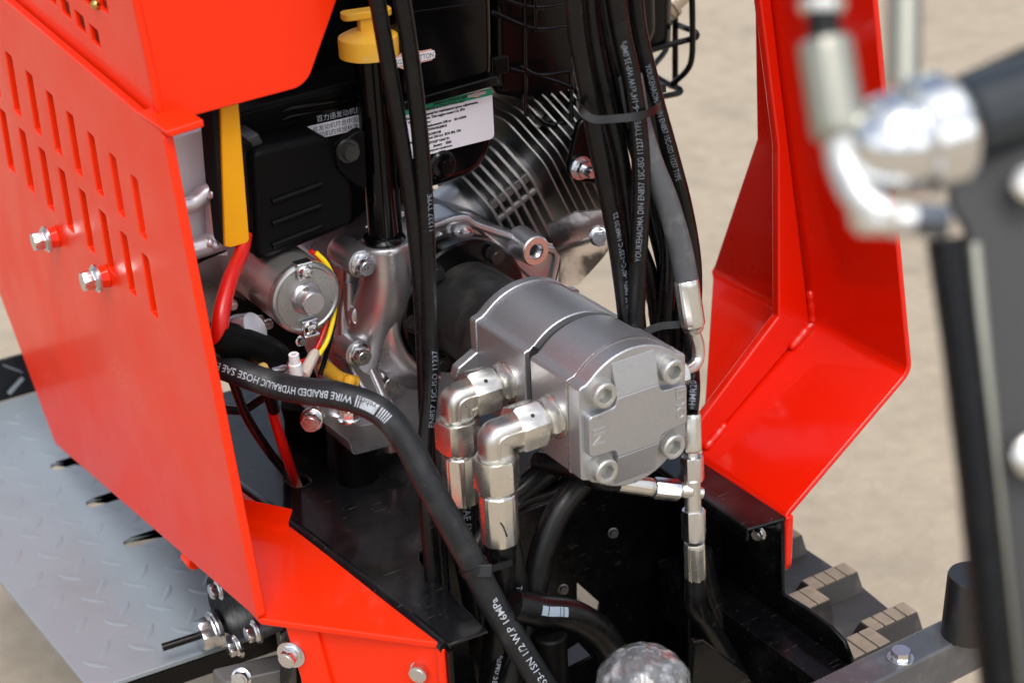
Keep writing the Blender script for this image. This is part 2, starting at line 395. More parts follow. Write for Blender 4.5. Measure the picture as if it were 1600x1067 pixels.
def hose(name, label, pts, r, m=None, group=None, cat='hose', prints=(), pm=None, n=18, sub=10):
    q0 = V(pts[0])-CAM
    if 533.5-FPX*q0.dot(UV)/q0.dot(DV) < 0 and name == 'hydraulic_hose':      # runs on upward beyond the picture
        dq = (V(pts[0])-V(pts[1])).normalized(); pts = [V(pts[0])+dq*150+V((0, 60, 40)), V(pts[0])+dq*70+V((0, 12, 0))]+list(pts)
    path = spline(pts, sub); o = link(name, MB().tube(path, r, n), m or RUB, origin=path[0]); tag(o, label, cat, group)
    P = Path(path)
    if prints:
        mb = MB()
        for pr in prints: pr(mb, P, r)
        c = link('lettering', mb, pm or WHT, o, flat=True)
    return o, P
def hp(*q): return [W(a, b, y=c) for a, b, c in q]
def pr(s, px, py, sgn, h, off=0., st=1.):
    return lambda mb, P, r: text_hose(mb, s, P, r, P.near(px, py), sgn, h, off, stretch=st)

# crimped ferrule: ring of flats
def crimp(k=8, a=.6):
    def f(g):
        q = (g+math.pi/k) % (2*math.pi/k)-math.pi/k; oct_ = math.cos(math.pi/k)/math.cos(q)*1.05
        return min(1, oct_)-(.02 if abs(q) > math.pi/k*.86 else 0)
    return f
def ferrule(mb, a, b, r, k=8):
    k = 8
    a, b = V(a), V(b); L = (b-a).length; ax = b-a
    mb.lathe(a, ax, [(0, r*.80), (0, r*.92), (1.2, r*.98), (L*.12, r), (L*.88, r), (L-1.2, r*.98), (L, r*.9), (L, r*.75)], 96, crimp(k), ref=None)

t_ = GRD.node_tree; b_ = t_.nodes['Principled BSDF']; src = b_.inputs['Base Color'].links[0].from_socket
tc_ = next(n for n in t_.nodes if n.type == 'TEX_COORD')
vn = t_.nodes.new('ShaderNodeTexVoronoi'); vn.feature = 'DISTANCE_TO_EDGE'; vn.inputs['Scale'].default_value = 1.6
nz = t_.nodes.new('ShaderNodeTexNoise'); nz.inputs['Scale'].default_value = 3.5; nz.inputs['Detail'].default_value = 6
mxv = t_.nodes.new('ShaderNodeMix'); mxv.data_type = 'VECTOR'; mxv.inputs['Factor'].default_value = .35
t_.links.new(tc_.outputs['Object'], nz.inputs['Vector']); t_.links.new(tc_.outputs['Object'], mxv.inputs['A']); t_.links.new(nz.outputs['Color'], mxv.inputs['B']); t_.links.new(mxv.outputs['Result'], vn.inputs['Vector'])
mr = t_.nodes.new('ShaderNodeMapRange'); mr.inputs[1].default_value = 0; mr.inputs[2].default_value = .012; mr.inputs[3].default_value = .28; mr.inputs[4].default_value = 0; t_.links.new(vn.outputs['Distance'], mr.inputs[0])
n4 = t_.nodes.new('ShaderNodeTexNoise'); n4.inputs['Scale'].default_value = 22; n4.inputs['Detail'].default_value = 8; n4.inputs['Roughness'].default_value = .7; t_.links.new(tc_.outputs['Object'], n4.inputs['Vector'])
m4 = t_.nodes.new('ShaderNodeMapRange'); m4.inputs[1].default_value = .35; m4.inputs[2].default_value = .7; m4.inputs[3].default_value = .35; m4.inputs[4].default_value = 0; t_.links.new(n4.outputs[0], m4.inputs[0])
mm = t_.nodes.new('ShaderNodeMath'); mm.operation = 'MAXIMUM'; t_.links.new(mr.outputs[0], mm.inputs[0]); t_.links.new(m4.outputs[0], mm.inputs[1])
mc = t_.nodes.new('ShaderNodeMix'); mc.data_type = 'RGBA'; t_.links.new(mm.outputs[0], mc.inputs['Factor']); t_.links.new(src, mc.inputs['A']); mc.inputs['B'].default_value = (.19, .155, .115, 1); t_.links.new(mc.outputs['Result'], b_.inputs['Base Color'])
# ================================================================== SETTING
mb = MB(); mb.add([(-60000, -60000, -700), (60000, -60000, -700), (60000, 60000, -700), (-60000, 60000, -700)], [[0, 1, 2, 3]])
tag(link('ground', mb, GRD, origin=(0, 0, -700)), kind='structure')

exec_parts = []
# ================================================================== BLACK CHASSIS
FY = 18                                            # front edge of the chassis
ch = thing('chassis_frame', (0, 200, -700), 'black painted steel frame under the engine with deck plate and open front bay', 'machine frame')
# deck plate: traced on z=-170, opening for the hose bay cut out at the front
DZ = -170
o2 = [xy(700, 1006, DZ), (-204, 120), (-217, 268), (-240, 470), (-246, 600), (176, 600), (176, 175), (136, 172), (-135, 172)] + \
     [(-146, 168), (-152, 158), (-154, 146)] + [xy(762, 984, DZ)]
link('deck_plate', curve_plate(o2, [roundpoly([xy(440, 748, DZ), xy(470, 738, DZ), xy(490, 752, DZ), xy(462, 764, DZ)], 9)], 'z', DZ-2, 4, 1.2), DECK, ch, wn=True, sharp=50)
# rounded left rim of the deck (folded edge)
mb = MB(); pth = [V((-199, FY+9, DZ-5)), V((-207, 120, DZ-4)), V((-220, 268, DZ-4)), V((-243, 470, DZ-4)), V((-248, 598, DZ-4))]
mb.tube(spline(pth, 6), 6.5, 14); link('folded_edge', mb, DECK, ch)
# left web below the deck + front C profile
mb = MB(); mb.prism([(-200, FY+2, DZ-6), (-205, 120, DZ-6), (-220, 268, DZ-6), (-243, 470, DZ-6), (-248, 598, DZ-6), (-244, 598, DZ-6), (-239, 470, DZ-6), (-216, 268, DZ-6), (-201, 120, DZ-6), (-196, FY+2, DZ-6)], (0, 0, -180))
link('side_web', mb, BLK, ch)
# right channel: top strip, outer web with rounded lower front end
mb = MB(); mb.prism([(134, FY-6, DZ+3), (176, FY-12, DZ+3), (176, 172, DZ+3), (136, 172, DZ+3)], (0, 0, -4)); link('channel_top', mb, DECK, ch, 1.5)
mb = MB(); mb.tube([(176, FY-10, DZ), (176, 172, DZ)], 3.2, 12); link('folded_edge', mb, DECK, ch)
ow = [(FY-11, DZ), yz(1226, 926, 176), yz(1262, 948, 176), yz(1300, 976, 176), yz(1322, 1000, 176), yz(1334, 1030, 176), (yz(1334, 1030, 176)[0], -470), (184, -470), (190, -350), (600, -350), (600, DZ)]
link('side_web', curve_plate([(p[0], p[1]) for p in ow], [], 'x', 175, 5, 1.2), BLK, ch, wn=True, sharp=50)
# inner angle rail behind the rounded web
mb = MB(); a0, a1 = W(1140, 950, x=140), W(1300, 1046, x=140)
mb.prism([(128, a1.y-10, a0.z), (171, a1.y-10, a0.z), (171, 150, a0.z), (128, 150, a0.z)], (0, 0, 4)); mb.prism([(128, a1.y-10, a0.z), (132, a1.y-10, a0.z), (132, 150, a0.z), (128, 150, a0.z)], (0, 0, -60))
link('angle_rail', mb, BLK, ch, 1)
mb = MB(); mb.prism([(134, FY-4, DZ-1), (138, FY-4, DZ-1), (138, 170, DZ-1), (134, 170, DZ-1)], (0, 0, -12)); link('channel_lip', mb, BLK, ch, 1)
mb = MB(); mb.box((126, 95, -400), (171, 99, DZ-4)); link('web_gusset', mb, BLK, ch, 1)
# bay back wall, floor with two openings
wl = [(DZ-5, -212), (DZ-5, 172), (-470, 172), (-470, -212)]
wh = [[zx(a, b, 178) for a, b in q] for q in (((902, 910), (938, 942), (934, 962), (926, 974), (902, 962)), ((878, 1020), (904, 1004), (925, 1026), (888, 1044)))]
link('bay_wall', curve_plate(wl, wh, 'y', 180, 4, .8), BLK, ch, wn=True, sharp=50)
fl = [(-200, -30), (172, -30), (172, 178), (-200, 178)]
mb = MB()
link('bay_floor', curve_plate(fl, [], 'z', -470, 5, .8), BLK, ch, wn=True, sharp=50)
# small weld studs / bolts in the bay
for (px, py, yy) in ((958, 832, 160), (880, 920, 150)):
    mb = MB().bolt(W(px, py, y=yy), V((-.3, -1, .2)), 4.5); link('bolt', mb, DBOLT, ch)
mb = MB(); p = W(1186, 832, y=FY+10); mb.bolt(p, V((-1, -.5, 0)), 6); mb.lathe(p, V((-1, -.5, 0)), [(-14, 4), (0, 4)], 14); link('bolt', mb, BOLT, ch)
# front crossbar
CZ = -240
mb = MB(); mb.prism([(-30, -172, CZ), (330, -168, CZ), (330, -132, CZ), (-30, -136, CZ)], (0, 0, -46)); link('cross_bar', mb, mat('dark grey bar paint', (.06, .062, .07), .25, coat=.4, bump=.1, bscale=60, rvar=.1, dust=(.25, .25, .25), dustamt=.3), ch, 2.5)
mb = MB(); p = W(1407, 1028, z=CZ); mb.lathe(p, Z, [(0, 12.5), (1.5, 12.5)], 24); mb.hexa(p+Z*1.5, Z, 9.6, 8, X); link('bolt', mb, BOLT, ch)
# black plate beside the wrapped cap
mb = MB(); q = [W(*t, y=-60) for t in ((1085, 1002), (1100, 1000), (1170, 1052), (1190, 1090), (1080, 1090))]; mb.prism(q, (0, 8, 0)); link('pivot_plate', mb, BLK, ch, 2)
mb = MB(); mb.box((-160, -30, -560), (-20, -24, -420)); mb.box((-40, -60, -620), (120, 150, -600)); link('swing_post', mb, BLK, ch, 2)

# bumper on the crossbar
p = W(1512, 988, z=CZ)
mb = MB().lathe(p, Z, [(0, 25), (64, 23), (66, 22), (66, 0.5)], 36)
tag(link('rubber_bumper', mb, mat('matt black bumper', (.012, .012, .013), .32, bump=.3, bscale=500, spec=.5, coat=.3), origin=p), 'short black cylindrical bumper standing on the grey cross bar beside a bolt', 'bumper')

# ================================================================== LEFT RED PANEL
PX = -318
pt = thing('side_panel', (PX, 500, -170), 'large red sheet metal side panel with two rows of slanted vent slots and two bolts', 'panel')
out = [yz(*q, PX) for q in ((-110, -108), (20, 4), (262, 208), (410, 965), (92, 692), (0, 445), (-110, 150))]
out = roundpoly(out, [1, 1, 7, 6, 8, 2, 1])
hl = []
A = [(-18, 48)]+[(14, 79), (46, 109), (78, 140), (110, 172), (143, 204), (177, 237), (211, 271)]
B = [(-27, 137), (4, 167), (35, 198), (66, 228), (97, 260), (129, 292), (161, 325), (194, 359), (228, 393)]
for (a, b) in A+B:
    hl.append(roundpoly([yz(*q, PX) for q in ((a, b), (a+10.5, b+9), (a+26, b+104), (a+15.5, b+94))], 2.2, 3))
link('panel_sheet', curve_plate(out, hl, 'x', PX, 9, 1.6), RED, pt, wn=True, sharp=50)
# bolts with red spacers
for (px, py) in ((88, 370), (167, 431)):
    p = W(px, py, x=PX-4.5); mb = MB().lathe(p, -X, [(0, 13), (2, 12), (9, 11), (10, 10.5)], 8, ref=Z); sp = link('spacer', mb, RED, pt, 1)
    mb = MB(); q = p-X*9.5; mb.lathe(q, -X, [(0, 14.5), (2.4, 14.5)], 28); mb.lathe(q-X*2.4, -X, [(0, 12), (2, 12.5), (3, 11)], 24); mb.hexa(q-X*4, -X, 10.5, 12, Z+Y*.3); link('bolt', mb, BOLT, pt)
# floor sheet bent from the panel
fz = -172
c0 = W(412, 966, z=fz); c1 = W(692, 1010, z=fz)
q = [(c0.x-4, c0.y), (c1.x+3, c1.y), (-205, 268), (-228, 470), (PX-3, 470)]
link('floor_sheet', curve_plate(roundpoly(q, [3, 6, 2, 2, 2]), [], 'z', fz-2, 7, 1.8), RED, pt, wn=True, sharp=50)
# weld roll between panel foot and floor sheet
mb = MB(); mb.tube([(PX+2, c0.y+2, fz+1), (PX+2, 470, fz+1)], 4.5, 10); link('bend', mb, RED, pt)
# front apron below the floor sheet
e = (c1-c0).normalized(); nrm = V((e.y, -e.x, 0))
mb = MB(); a = c0+e*16-nrm*10; b = c1-e*1-nrm*4; a.z = b.z = fz-5
mb.prism([a, b, b-Z*190, a-Z*190+e*40], -nrm*5); link('apron', mb, RED, pt, 2)
mb = MB(); b2 = c1+e*1; b2.z = fz-3; mb.prism([b2, b2-Z*190, b2-Z*190-e*9, b2-e*9], -nrm*9); link('apron_edge', mb, RED, pt, 3)
mb = MB(); mb.prism([a+e*2, a+e*34, a+e*52-Z*120, a+e*44-Z*190, a+e*16-Z*190, a+e*12-Z*60], nrm*6); link('apron_strap', mb, RED, pt, 2)
t = W(660, 1040, y=b.y+20); 
# point on the apron plane
pl = a; dd = ray(660, 1041); tt = (pl-CAM).dot(nrm)/dd.dot(nrm); p = CAM+dd*tt
mb = MB(); mb.lathe(p, nrm, [(0, 13.5), (2.2, 13.5)], 28); mb.bolt(p+nrm*2, nrm, 9.5, Z, 1.2); link('bolt', mb, BOLT, pt)
dd = ray(455, 1022); tt = (pl+nrm*8-CAM).dot(nrm)/dd.dot(nrm); p = CAM+dd*tt
mb = MB(); mb.lathe(p-nrm*3, nrm, [(0, 14), (4, 14)], 24); mb.bolt(p, V((-.8, -.6, 0)), 9, Z, 1.2); link('bolt', mb, BOLT, pt)
# little folded tab on the floor sheet
mb = MB(); tb = [W(385, 790, x=-295), W(385, 772, x=-295)]
q = [W(378, 778, z=fz+26), W(458, 795, z=fz+26), W(452, 815, z=fz+8), W(452, 834, z=fz), W(384, 822, z=fz), W(380, 800, z=fz+14)]
mb = MB(); mb.add(q+[v+V((-2, 7, -3)) for v in q], [[0, 1, 2, 5], [5, 2, 3, 4], [6, 11, 8, 7], [11, 10, 9, 8], [0, 6, 7, 1], [1, 7, 8, 2], [2, 8, 9, 3], [3, 9, 10, 4], [4, 10, 11, 5], [5, 11, 6, 0]])
link('tab', mb, RED, pt, 1)
# small return flange at the top corner
mb = MB(); q = [W(258, 206, y=222), W(318, 187, y=222), W(320, 199, y=222), W(266, 216, y=222)]; mb.prism(q, (0, 66, 0)); link('top_flange', mb, RED, pt, 1.5)
mb = MB(); p = W(300, 872, x=PX+4); mb.lathe(p, Y*-1, [(-8, 9), (8, 9), (10, 7)], 14); link('nut', mb, RED, pt)

# ================================================================== RED HOOD
HX, HY = -308, 268
hd = thing('hood', (HX, HY+100, 280), 'bright red upper hood cover with a grid of small square vents on its side', 'hood')
fr = [zx(*q, HY) for q in ((251, 196), (140, -330), (640, -330), (527, 0), (484, 122), (468, 138))]
fr = roundpoly(fr, [4, 0, 0, 20, 26, 16])
link('front_sheet', curve_plate(fr, [], 'y', HY+3, 6, 1.8), RED, hd, wn=True, sharp=50)
so_ = [yz(*q, HX-2) for q in ((250, 198), (-120, -115), (-120, -560), (140, -330))]
hl = []
for (a, b) in ((141, 37), (118, 15), (95, -7), (72, -29), (49, -51), (130, -24), (107, -46), (84, -68), (153, -2 - 14)):
    hl.append(roundpoly([yz(*q, HX-2) for q in ((a, b), (a+14, b+12), (a+19, b+39), (a+5, b+27))], .8, 2))
link('side_sheet', curve_plate(so_, hl, 'x', HX-1, 5, 1.2), RED, hd, wn=True, sharp=50)
mb = MB(); mb.prism([V((HX+26, max(a_[0], 370), a_[1])) for a_ in [yz(*q, HX+26) for q in ((285, 190), (-90, -140), (-90, -300), (240, -60))]], (3, 0, 0)); link('vent_backing', mb, RED, hd)  # added sheet behind the square vents so their openings read as shaded red
mb = MB(); c = W(251, 196, y=HY); mb.tube([V((HX+1, HY+3, c.z)), V((W(140, -330, y=HY).x+1, HY+3, W(140, -330, y=HY).z))], 4.2, 12); link('fold', mb, RED, hd)
mb = MB(); mb.sphere(W(150, 8, x=HX-5), 5); link('rivet', mb, COPPER, hd)

# ================================================================== RIGHT RED GUARD
gd = thing('guard_bracket', (176, 150, -170), 'glossy red bent steel guard rising beside the pump, with a welded inner rib', 'guard')
P0, P1, P2 = V((178, 0, -166)), V((333, 0, -54)), V((256, 0, 366))
def gpt(k, y, o=0):   # profile points
    return V((k.x+o, y, k.z))
yn, yf1, yf2 = 8, 322, 205
# outline of profile with rounded bend
def bend(a, p, b, r, n=6):
    da, db = (a-p).normalized(), (b-p).normalized(); p0, p1 = p+da*r, p+db*r
    return [p0*(1-t)**2+p*2*t*(1-t)+p1*t*t for t in [i/n for i in range(n+1)]]
prof = [V((175, 0, -214)), V((176, 0, -180))] + bend(V((176, 0, -200)), P0, P1, 8)[1:] + bend(P0, P1, P2, 9) + [P1.lerp(P2, .47), P1.lerp(P2, .75), P2, P1.lerp(P2, 1.4)]
def ynear(z): return yn if z > -190 else yn
def yfar(z):
    if z < -150: return 150
    if z < -54: return 150+(yf1-150)*min(1, (z+150)/96*1.0)
    return yf1-(z+54)/198*(yf1-yf2) if z < 144 else yf2-(z-144)/222*38
mb = MB(); N = len(prof); th = 6
nr = []
for i in range(N):
    t = (prof[min(i+1, N-1)]-prof[max(i-1, 0)]).normalized(); nr.append(V((-t.z, 0, t.x)))   # towards the inside (left/up)
vs = []
for i, p in enumerate(prof):
    for (yy, k) in ((yn, 0), (yfar(p.z), 0), (yfar(p.z), th), (yn, th)):
        q = p - nr[i]*k; vs.append(V((q.x, yy, q.z)))
fs = [[0, 1, 2, 3], [(N-1)*4+k for k in range(4)][::-1]]
for j in range(N-1):
    for k in range(4): fs.append([j*4+k, j*4+(k+1) % 4, (j+1)*4+(k+1) % 4, (j+1)*4+k])
mb.add(vs, fs); link('bent_sheet', mb, REDG, gd, 1.6)
# rounded lower tongue
tg_ = roundpoly([(yn-2, -168), (yn-2, -238), (yn+40, -238), (yn+40, -168)], [2, 19, 19, 2], 6); mb = MB().prism([V((178.6, a, b)) for a, b in tg_], (9, 0, 0)); link('foot_tongue', mb, REDG, gd, 3)
# rib
ry = 150; mb = MB()
inn = []; 
k = V((-.79, 0, .61))
rib = [P0.lerp(P1, .04), P1+V((-4, 0, 0)), P1.lerp(P2, 1.4)]; ribi = [P0.lerp(P1, .04)+V((-26, 0, 16)), V((285, 0, -34)), P1.lerp(P2, .5)+V((-16, 0, 0)), P1.lerp(P2, 1.4)+V((-14, 0, 0))]
mb.prism([V((p.x, ry, p.z)) for p in rib+ribi[::-1]], (0, 11, 0)); link('rib', mb, REDG, gd, 2)
# welds
def weld(pts, r):
    p = spline(pts, 7); k_ = [random.uniform(.86, 1.14) for _ in p]
    mb = MB().tube(p, lambda t: r*k_[int(t*(len(p)-1))]*(1 if .03 < t < .97 else .5), 10); return link('weld_bead', mb, REDG, gd, sharp=80)
weld([V((334, ry-2, -52)), V((318, ry-2, -62)), V((300, ry-2, -75))], 5)
weld([V((331, ry-2, -54)), V((329, ry-2, -36)), V((325, ry-2, -14))], 4.5)
weld([V((186, ry-2, -158)), V((200, ry-2, -148)), V((216, ry-2, -136))], 4.2)
# ================================================================== TREAD PLATE PLATFORM
TZ = -320
pf = thing('foot_platform', (-400, 600, TZ), 'blue grey diamond tread foot plate with parallel drain slots below the red panel', 'foot plate')
p0 = W(140, 1067, z=TZ); 
out = [(-436, 352), (-236, 340), (-60, 520), (-60, 1035), (-475, 1035), (-452, 620)]
sl = []
for (px, py) in ((90, 727), (146, 785), (205, 847)):
    a = W(px, py, z=TZ); sl.append(roundpoly([(a.x-8, a.y-10), (a.x+260, a.y-10), (a.x+260, a.y+10), (a.x-8, a.y+10)], 9))
link('tread_plate', curve_plate(out, sl, 'z', TZ-3, 6, 1), TREAD, pf, wn=True, sharp=50)
# raised bars
bar = MB(); N = 8
vs = []
for i in range(N+1):
    t = i/N*2-1; wd = 3.6*math.sqrt(max(0, 1-t*t))+.2; bowy = 2.2*(t*t)
    vs += [V((t*17, bowy-wd, 0)), V((t*17, bowy, 1.8*(1-t*t)**.5+.03)), V((t*17, bowy+wd, 0))]
fs = []
for i in range(N): fs += [[i*3, (i+1)*3, (i+1)*3+1, i*3+1], [i*3+1, (i+1)*3+1, (i+1)*3+2, i*3+2]]
bar.add(vs, fs); bme = None
cnt = 0
ea, eb = V((1, 0, 0)), V((0, 1, 0))
B0 = W(45, 837, z=TZ); VA = W(141, 847, z=TZ)-W(45, 837, z=TZ); VB = W(77, 869, z=TZ)-W(45, 837, z=TZ)
A1 = math.atan2(*(W(45, 840, z=TZ)-W(25, 837, z=TZ)).yx); A2 = math.atan2(*(W(94, 847, z=TZ)-W(86, 862, z=TZ)).yx)
for i in range(-14, 22):
    for j in range(-22, 22):
        for kk in (0, 1):
            c = B0 + VA*(i+.5*kk) + VB*j + (W(92, 848, z=TZ)-W(93, 842, z=TZ))*kk
            lx = -436-(c.y-352)*.06
            if not (lx+20 < c.x < -150 and 372 < c.y < 1010): continue
            if any(abs(c.y-(s_[0][1]+8)) < 21 and c.x > s_[0][0]-26 for s_ in sl): continue
            if c.x > -236 and c.y < 560: continue
            if bme is None:
                o = link('tread_bar', bar, TREAD, None, sharp=60, origin=(0, 0, 0)); bme = o.data
            else:
                o = bpy.data.objects.new('tread_bar', bme); COL.objects.link(o)
            o.parent = pf; o.location = (V((c.x, c.y, TZ)) - V(pf['_o']))*MM
            o.rotation_euler = (0, 0, A2 if kk else A1); cnt += 1
print('tread bars', cnt)
# turned up kerb at the back
mb = MB(); mb.prism([(-475, 1035, TZ), (-60, 1035, TZ), (-60, 1040, TZ), (-475, 1040, TZ)], (0, 0, 60)); link('kick_plate', mb, DECK, pf, 1)
for i in range(7):
    for j in range(2):
        c = V((-450+i*52, 1034, TZ+18+j*26)); mb = MB(); mb.obox(c, V((.8, 0, .6 if (i+j) % 2 else -.6)), Y, V((-.6, 0, .8)), 14, 1.2, 2.5); link('tread_bar', mb, TREAD, pf)
# front lip under the plate
mb = MB(); mb.prism([(-436, 352, TZ-7), (-236, 340, TZ-7), (-236, 346, TZ-7), (-436, 358, TZ-7)], (0, 0, -22)); link('front_lip', mb, BLK, pf)

# black mounting plate with bolts
BX = -296
bp = thing('mounting_plate', (BX, 250, -320), 'black bolted mounting plate at the foot plate corner below the red panel', 'bracket')
q = [yz(*t, BX) for t in ((322, 905), (325, 940), (342, 985), (395, 1004), (440, 985), (442, 940), (420, 900), (350, 860))]; q = [(a, min(b, -184)) for a, b in q]
link('plate', curve_plate(roundpoly(q, 5), [], 'x', BX+3, 6, 1), PLA, bp, wn=True, sharp=50)
for (px, py, rr) in ((345, 919, 8), (374, 1008, 8.5), (403, 985, 8.5)):
    mb = MB(); p = W(px, py, x=BX); mb.lathe(p, -X, [(0, rr*1.45), (2.5, rr*1.45)], 24); mb.bolt(p-X*2.5, -X, rr, Z+Y*.2, 1.2); link('bolt', mb, BOLT, bp)
p = W(340, 982, x=BX-3); mb = MB(); mb.lathe(p, -X, [(0, 21), (4, 21)], 32); mb.lathe(p-X*4, -X, [(0, 18), (3, 18)], 28); mb.hexa(p-X*6, -X, 17, 15, Z+Y*.3); mb.hexa(p+X*0, X, 11, 10, Z); link('pivot_bolt', mb, BOLT, bp)
mb = MB(); q = p-X*21; mb.tube([q+V((6, 0, 0)), q+V((-38, 6, -2))], 4.2, 12); link('pin', mb, BLK, bp)
mb = MB(); q = [yz(*t, BX) for t in ((425, 960), (445, 955), (452, 1090), (425, 1090))]; q = [(a_, min(b_, -186)) for a_, b_ in q]; mb = curve_plate(q, [], 'x', BX+14, 12, 1); link('post', mb, BLK, bp)
gb = [W(350, 1067, y=250), W(450, 1046, y=220), W(478, 1040, y=215), W(478, 1066, y=215), W(440, 1090, y=220), W(350, 1100, y=250)]
mb = MB(); mb.prism(gb, (0, 30, 0)); link('grey_arm', mb, mat('grey arm paint', (.10, .095, .09), .4, bump=.1), bp, 3)
mb = MB(); p = W(378, 1058, y=246); mb.bolt(p, V((-.6, -.8, .3)), 9, Z, 1.2); link('bolt', mb, BOLT, bp)

# ================================================================== RUBBER TRACK
tk = thing('crawler_track', (310, 380, -700), 'dusty black rubber crawler track with grooved lugs to the right of the frame', 'track')
tz0, tz1, ty0, ty1 = -342, -690, -110, 900
rr = (tz0-tz1)/2; mid = (tz0+tz1)/2
loop = [V((0, ty1-rr, tz0)), V((0, ty0+rr, tz0))] + [V((0, ty0+rr-rr*math.sin(math.pi*i/12), mid+rr*math.cos(math.pi*i/12))) for i in range(1, 12)] + [V((0, ty0+rr, tz1)), V((0, ty1-rr, tz1))] + [V((0, ty1-rr+rr*math.sin(math.pi*i/12), mid-rr*math.cos(math.pi*i/12))) for i in range(1, 12)]
mb = MB(); N = len(loop); c0_ = V((0, (ty0+ty1)/2, mid)); vs = []
for p in loop:
    pi_ = c0_+(p-c0_)*.93
    for (xx, q) in ((208, p), (338, p), (338, pi_), (208, pi_)): vs.append(V((xx, q.y, q.z)))
fs = []
for j in range(N):
    for k in range(4): fs.append([j*4+k, j*4+(k+1) % 4, ((j+1) % N)*4+(k+1) % 4, ((j+1) % N)*4+k])
mb.add(vs, fs); link('track_belt', mb, TRK, tk)
lm = MB()
def lugblock(x0, x1, y0, y1, h, ng, tp):
    lm.k = 0
    lm.add([(x0, y0, 0), (x1, y0, 0), (x1, y1, 0), (x0, y1, 0), (x0+3, y0+tp, h), (x1-2, y0+tp, h), (x1-2, y1-tp, h), (x0+3, y1-tp, h)],
           [[0, 1, 5, 4], [1, 2, 6, 5], [2, 3, 7, 6], [3, 0, 4, 7], [4, 5, 6, 7]])
    lm.k = 1
    wx = (x1-x0-5)/ng
    for g in range(ng):
        a, b = x0+3+g*wx+.8, x0+3+(g+1)*wx-.8; lm.box((a, y0+tp+.6, h-.5), (b, y1-tp-.6, h+1.6))
lugblock(-62, -6, -34, 12, 30, 3, 7); lugblock(-4, 62, -4, 36, 21, 4, 9)
lme = None
for i in range(10):
    yy = -34+i*92
    if lme is None:
        o = link('track_lug', lm, [TRK, TOP], None, 2.2, origin=(0, 0, 0)); lme = o.data; b_ = True
    else:
        o = bpy.data.objects.new('track_lug', lme); COL.objects.link(o)
    o.parent = tk; o.location = (V((272, yy, tz0-1))-V(tk['_o']))*MM
    if yy > ty1-rr or yy < ty0: pass

# ================================================================== ENGINE
EY = 345
en = thing('engine', (0, 450, -170), 'black and silver petrol engine with finned cylinder, black covers and yellow oil cap', 'engine')
def plate(name, pxs, y, dep, m, bev=3, rnd=6, seg=3, parent=None):
    q = roundpoly([zx(*p, y) for p in pxs], rnd); mb = MB().prism([V((b, y, a)) for a, b in q], (0, dep, 0)); return link(name, mb, m, parent or en, bev, seg)
# crankcase cover
plate('crankcase_cover', [(540, 400), (572, 376), (640, 368), (668, 350), (722, 334), (748, 348), (866, 384), (876, 402), (862, 452), (800, 470), (760, 540), (700, 640), (660, 715), (610, 668), (572, 620), (548, 582), (533, 540), (531, 490), (540, 450)], EY, 45, CAST, 6, 10, 4)
plate('crankcase', [(500, 420), (600, 330), (740, 330), (860, 400), (850, 480), (760, 600), (680, 740), (600, 700), (500, 640)], EY+35, 150, CAST, 6, 10)
# raised ribs and rails on the cover
def rail(pxs, y, r): return MB().tube(spline([W(*p, y=y) for p in pxs], 6), r, 10)
mb = MB()
for pxs, r in (([(668, 356), (722, 341), (748, 354), (864, 391)], 5), ([(864, 391), (868, 404), (858, 448)], 4.5), ([(728, 358), (706, 388), (690, 408)], 4.5), ([(748, 356), (800, 404), (838, 440)], 3.5), ([(545, 440), (548, 500), (575, 560), (612, 640), (650, 690)], 5.5), ([(566, 440), (575, 520), (600, 585)], 5), ([(690, 364), (676, 390), (672, 410)], 4)):
    path = spline([W(*p, y=EY) for p in pxs], 6); mb.tube(path, r, 10)
link('cast_ribs', mb, CAST, en, sharp=70)
for gd_ in (222, 236, 262, 280, 296):
    g = R(gd_); dr = Z*math.cos(g)+X*math.sin(g); tg2 = Z*-math.sin(g)+X*math.cos(g)
    link('cast_rib', MB().prism([V((0, EY+4, 0))+dr*76+tg2*-2.2, V((0, EY-31, 0))+dr*80+tg2*-1.6, V((0, EY-20, 0))+dr*93+tg2*-1.6, V((0, EY+4, 0))+dr*113+tg2*-2.2], tg2*4), CAST, en, 1.2)
plate('case_gasket', [(536, 404), (572, 378), (640, 370), (668, 352), (722, 336), (748, 350), (868, 386), (880, 402), (866, 454), (802, 472), (760, 540), (700, 640), (660, 717), (608, 670), (568, 622), (544, 584), (529, 540), (527, 490), (536, 450)], EY+45.5, 4, INK, .5, 10, 2)
# bosses with bolts
for (px, py, L, r, br) in ((566, 413, 34, 15, 9.5), (561, 553, 20, 15, 9.5), (724, 372, 9, 14, 9)):
    p = W(px, py, y=EY-L); mb = MB().lathe(p, Y, [(0, r*.8), (1, r*.95), (3, r), (L+4, r*1.12)], 24); link('boss', mb, CAST, en)
    mb = MB().bolt(p, -Y, br, Z, 1.3); b = link('bolt', mb, BOLT, en)
    mb = MB(); text_flat(mb, '8.8', p-Y*(br*1.19+.2)+X*-4.2-Z*1.6, X, Z, 3.4); link('bolt_mark', mb, mat('bolt mark', (.25, .25, .26), .4, 1), b, flat=True)
